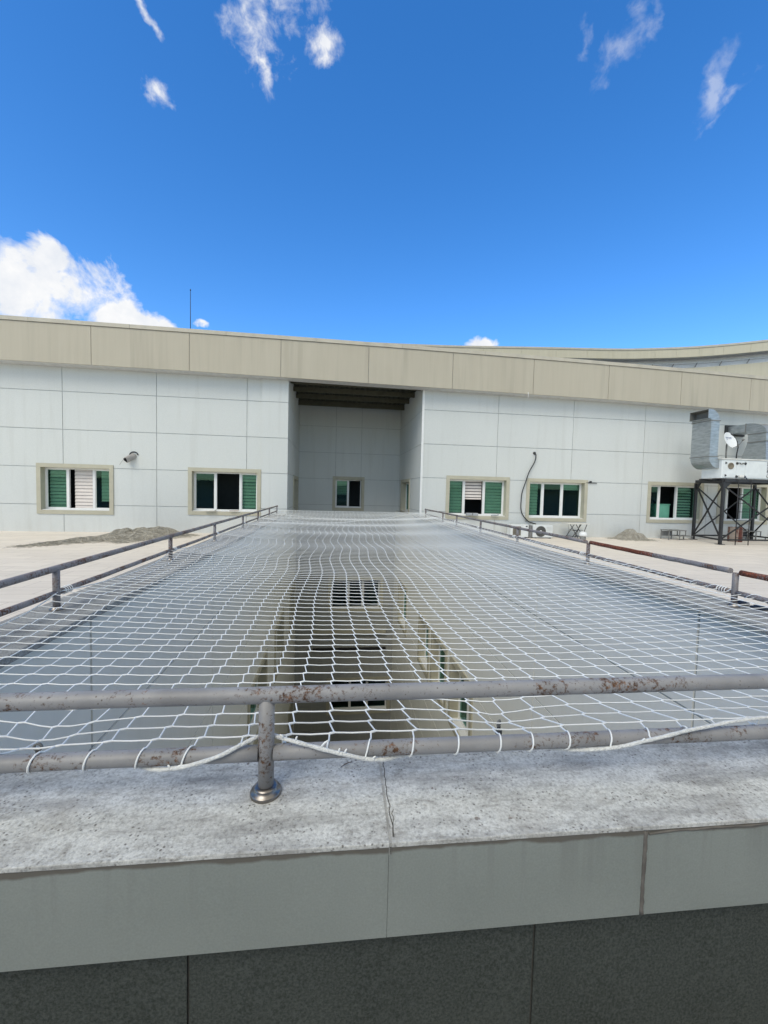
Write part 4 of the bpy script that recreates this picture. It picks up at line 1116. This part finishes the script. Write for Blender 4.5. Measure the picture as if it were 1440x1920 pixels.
for k, (h, w) in enumerate(((.05, .05), (.035, .04), (.045, .03), (.035, .045), (.035, .04), (.06, .03))):
    a = -.14 + .05 * k
    mb.tube([tl @ Vector((a, .11 - .01 * k % 2, -.034)), tl @ Vector((a + w * .5, .11 + h * .5, -.030)), tl @ Vector((a + w, .105, -.032))], .007, 4)
mb.tube([tl @ Vector((-.09, .10, -.034)), tl @ Vector((-.08, .03, -.04))], .008, 4)
mb.build('lettering', 'blue_ink', t)
mb = MB(); mb.tube([tl @ Vector((0, -.29, .0)), tl @ Vector((0, -.30, .14)), tl @ Vector((0, -.18, .34))], .012, 8); mb.lathe([(0, 0), (.03, 0), (.035, .03), (.02, .06), (0, .06)], (0, 0, 0), 12, 0, tl @ Matrix.Translation((0, -.17, .33))); mb.build('feed_arm', 'grey_steel', t)
mb = MB(); cvp = [Vector((13.80, 12.72, 2.33)), Vector((13.92, 12.70, 2.24)), Vector((14.02, 12.66, 2.05)), Vector((14.03, 12.62, 1.85)), Vector((13.99, 12.62, 1.62)), Vector((13.98, 12.62, AZ1 + .03))]
mb.tube(cvp, .02, 8); tag(mb.build('hose', 'dark_plastic'), 'dark hose looping down behind the satellite dish to the air handler', 'hose')

# ------------------------------------------------------------------ odds and ends on the window sills and inside
for k, (x, lab) in enumerate(((4.80, 'small grey box on the sill of the first window right of the recess, left one'), (5.02, 'small grey box on the sill of the first window right of the recess, right one'))):
    mb = MB(); mb.bbox(x - .10, x + .10, FY - .19, FY - .06, -.759, -.67, .008); mb.bbox(x - .085, x + .085, FY - .195, FY - .185, -.74, -.69, .003)
    tag(mb.build('small_box', 'grey_card'), lab, 'box', 'boxes on a window sill')
mb = MB(); mb.tube([(5.62, FY - .12, -.75), (5.70, FY - .11, -.735), (5.80, FY - .13, -.74), (5.9, FY - .1, -.72)], .022, 8); mb.bbox(5.66, 5.80, FY - .15, FY - .07, -.755, -.715, .01)
tag(mb.build('small_tool', 'grey_card'), 'small grey tool lying on the window sill right of the two boxes', 'tool')
mb = MB(); mb.hexa([(-4.10, FY - .17, -.758), (-3.80, FY - .17, -.758), (-3.76, FY - .03, -.758), (-4.10, FY - .03, -.758)], [(-4.10, FY - .17, -.752), (-3.80, FY - .17, -.752), (-3.72, FY - .03, -.70), (-4.10, FY - .03, -.752)])
tag(mb.build('paper_sheet', 'paper'), 'white paper sheet on the sill of the window beside the left railing', 'paper')
mb = MB(); mb.bar((-3.32, FY - .10, -.745), (-3.02, FY - .06, -.735), .05, .018)
tag(mb.build('wood_strip', 'wood'), 'short brown wood strip on the sill of the window beside the left railing', 'wood strip')
mb = MB(); mb.bbox(12.52, 13.15, FY + .45, FY + .9, -1.0, -.25, .02); mb.bbox(12.50, 13.17, FY + .44, FY + .91, -.25, -.21, .01)
tag(mb.build('green_crate', 'green_box'), 'green crate inside the open window left of the steel stand', 'crate')

# ------------------------------------------------------------------ sky, sun, camera
SUN_EL, SUN_AZ = math.radians(46), math.radians(214)     # azimuth clockwise from +Y (the way the camera looks)
w = bpy.data.worlds.new('World'); SC.world = w; w.use_nodes = True
nt = w.node_tree; nt.nodes.clear(); n = N(nt)
out = n.node('ShaderNodeOutputWorld'); bg = n.node('ShaderNodeBackground'); bg.inputs['Strength'].default_value = .11
sky = n.node('ShaderNodeTexSky'); sky.sky_type = 'NISHITA'; sky.sun_disc = False
sky.sun_elevation = SUN_EL; sky.sun_rotation = SUN_AZ; sky.altitude = 900; sky.air_density = 1.0; sky.dust_density = .6; sky.ozone_density = 2.2
hs = n.node('ShaderNodeHueSaturation'); hs.inputs['Saturation'].default_value = 1.335; hs.inputs['Hue'].default_value = .505; hs.inputs['Value'].default_value = 1.0; n.link(sky.outputs[0], hs.inputs['Color'])
tc = n.node('ShaderNodeTexCoord'); dirv = tc.outputs['Generated']
def vm(op, a, b=None):
    m = n.node('ShaderNodeVectorMath', operation=op)
    for s, v in ((m.inputs[0], a), (m.inputs[1], b)):
        if v is None: continue
        if isinstance(v, (tuple, Vector)): s.default_value = tuple(v)
        else: n.link(v, s)
    return m.outputs['Value'] if op in ('DOT_PRODUCT', 'LENGTH') else m.outputs[0]
def vnoise(scale, detail, rough=.6, dist=0., off=(0, 0, 0)):
    nn = n.node('ShaderNodeTexNoise'); nn.inputs['Scale'].default_value = scale; nn.inputs['Detail'].default_value = detail; nn.inputs['Roughness'].default_value = rough; nn.inputs['Distortion'].default_value = dist
    n.link(vm('ADD', dirv, off), nn.inputs['Vector']); return nn
# clouds: banks of vapour at fixed bearings (unit vectors), torn by noise
def cloud_layer(blobs, warp_scale, warp_amt, tear_scale, tear_amt, gain, detail=8, stretch=None):
    wn = vnoise(warp_scale, 4); wv = vm('SUBTRACT', wn.outputs['Color'], (.5, .5, .5))
    sc = n.node('ShaderNodeVectorMath', operation='SCALE'); n.link(wv, sc.inputs[0]); sc.inputs['Scale'].default_value = warp_amt
    d2 = vm('ADD', dirv, sc.outputs[0]); acc = None
    for (c, ru, rv, rot, amp) in blobs:
        c = Vector(c).normalized(); e = c.cross(Vector((0, 0, 1))).normalized(); u = e.cross(c).normalized()
        a = math.radians(rot); e2 = e * math.cos(a) + u * math.sin(a); u2 = -e * math.sin(a) + u * math.cos(a)
        df = vm('SUBTRACT', d2, c)
        x = n.math('MULTIPLY', vm('DOT_PRODUCT', df, e2), 1 / ru); y = n.math('MULTIPLY', vm('DOT_PRODUCT', df, u2), 1 / rv)
        r = n.math('SQRT', n.math('ADD', n.math('ADD', n.math('MULTIPLY', x, x), n.math('MULTIPLY', y, y)), n.math('MULTIPLY', 4., n.math('LESS_THAN', vm('DOT_PRODUCT', dirv, c), 0.))))
        k = n.math('MULTIPLY', n.math('SUBTRACT', 1., r), amp)
        acc = k if acc is None else n.math('MAXIMUM', acc, k)
    tn = vnoise(tear_scale, detail, .62, .3, (3, 1, 2))
    tear = n.math('MULTIPLY', n.math('SUBTRACT', tn.outputs['Fac'], .5), tear_amt)
    return n.math('MULTIPLY', n.math('ADD', acc, tear), gain, True)
cum = cloud_layer([((-.53, .783, .318), .12, .075, 0, 1.), ((-.458, .815, .346), .085, .065, -8, 1.), ((-.41, .855, .308), .10, .05, -22, 1.), ((-.482, .783, .378), .055, .032, 10, .9), ((-.345, .887, .304), .085, .034, -26, 1.35),
                   ((-.60, .72, .375), .07, .05, 0, 1.), ((.328, .885, .326), .045, .020, 0, 1.2), ((-.267, .902, .337), .012, .007, 0, .7), ((-.66, .70, .30), .14, .10, 0, 1.)], 14, .055, 12, 3.0, 1.9, 13)
wis = cloud_layer([((-.125, .684, .719), .055, .05, 10, .9), ((-.11, .655, .75), .10, .045, 0, 1.), ((-.036, .692, .719), .045, .026, -8, 1.2), ((-.128, .712, .690), .012, .06, 16, .8), ((-.286, .727, .628), .024, .017, -30, .9),
                   ((-.285, .668, .695), .035, .012, -42, 1.)], 20, .06, 24, 3.2, 1.0, 13)
wis = n.math('POWER', wis, 1.5)
thin = cloud_layer([((.425, .594, .683), .05, .022, 30, .9), ((.45, .56, .70), .010, .05, -25, .7), ((.368, .621, .692), .010, .035, -15, .6), ((.552, .568, .61), .022, .045, -15, 1.25), ((.575, .555, .60), .03, .010, 30, .7), ((.568, .59, .574), .025, .007, 30, .6), ((.60, .47, .66), .03, .02, 0, .6)], 22, .06, 26, 3.0, .85, 13)
thin = n.math('POWER', thin, 1.5)
shade = vnoise(16, 5, .6, 0., (7, 7, 7))
ccol = n.ramp(shade.outputs['Fac'], [(.3, (2.95, 3.1, 3.35)), (.62, (3.7, 3.7, 3.7))])
col = n.mix(n.math('MULTIPLY', thin, .40), hs.outputs[0], ccol)
col = n.mix(n.math('MULTIPLY', wis, .9), col, ccol)
col = n.mix(cum, col, ccol)
# a broad veil of unseen bright cloud, added overhead and behind for neutral fill light
vn = vnoise(2.6, 6, .6, .2, (1, 4, 2))
fill_veil = n.math('MULTIPLY', n.math('ADD', n.math('SUBTRACT', vm('DOT_PRODUCT', dirv, Vector((.0, -.62, .785))), .34), n.math('MULTIPLY', n.math('SUBTRACT', vn.outputs['Fac'], .5), .5)), 3.2, True)
hz = n.math('MULTIPLY', n.math('SUBTRACT', n.sep(dirv)[2], .12), 2.2, True)
col = n.mix(n.math('MULTIPLY', n.math('MULTIPLY', fill_veil, .94), n.math('ADD', .42, n.math('MULTIPLY', hz, .58))), col, (3.08, 2.98, 2.54))
n.link(col, bg.inputs['Color']); n.link(bg.outputs[0], out.inputs['Surface'])

sl = bpy.data.lights.new('Sun', 'SUN'); sl.energy = .68; sl.angle = math.radians(35); sl.color = (1., .955, .86)
so = bpy.data.objects.new('Sun', sl); COL.objects.link(so)
sd = Vector((math.sin(SUN_AZ) * math.cos(SUN_EL), math.cos(SUN_AZ) * math.cos(SUN_EL), math.sin(SUN_EL)))
so.rotation_euler = sd.to_track_quat('Z', 'Y').to_euler(); so.location = (-6, -6, 20)

cam = bpy.data.cameras.new('Camera'); co = bpy.data.objects.new('Camera', cam); COL.objects.link(co)
cam.sensor_fit = 'VERTICAL'; cam.sensor_height = 24; cam.lens = 762.76 / 1920 * 24; cam.clip_start = .02; cam.clip_end = 3000
yaw, pitch, roll = math.radians(7.3397), math.radians(-2.8421), math.radians(1.3988)
f = Vector((math.sin(yaw) * math.cos(pitch), math.cos(yaw) * math.cos(pitch), math.sin(pitch))); r = Vector((math.cos(yaw), -math.sin(yaw), 0)); u = r.cross(f)
r2 = r * math.cos(roll) + u * math.sin(roll); u2 = -r * math.sin(roll) + u * math.cos(roll)
co.matrix_world = Matrix(((r2.x, u2.x, -f.x, 0), (r2.y, u2.y, -f.y, 0), (r2.z, u2.z, -f.z, 0), (0, 0, 0, 1)))
SC.camera = co
SC.render.resolution_x, SC.render.resolution_y = 768, 1024
SC.view_settings.view_transform = 'Standard'; SC.view_settings.look = 'None'; SC.view_settings.gamma = 1; SC.view_settings.exposure = 1.3
SC.cycles.use_denoising = True; SC.cycles.max_bounces = 8; SC.cycles.transparent_max_bounces = 16
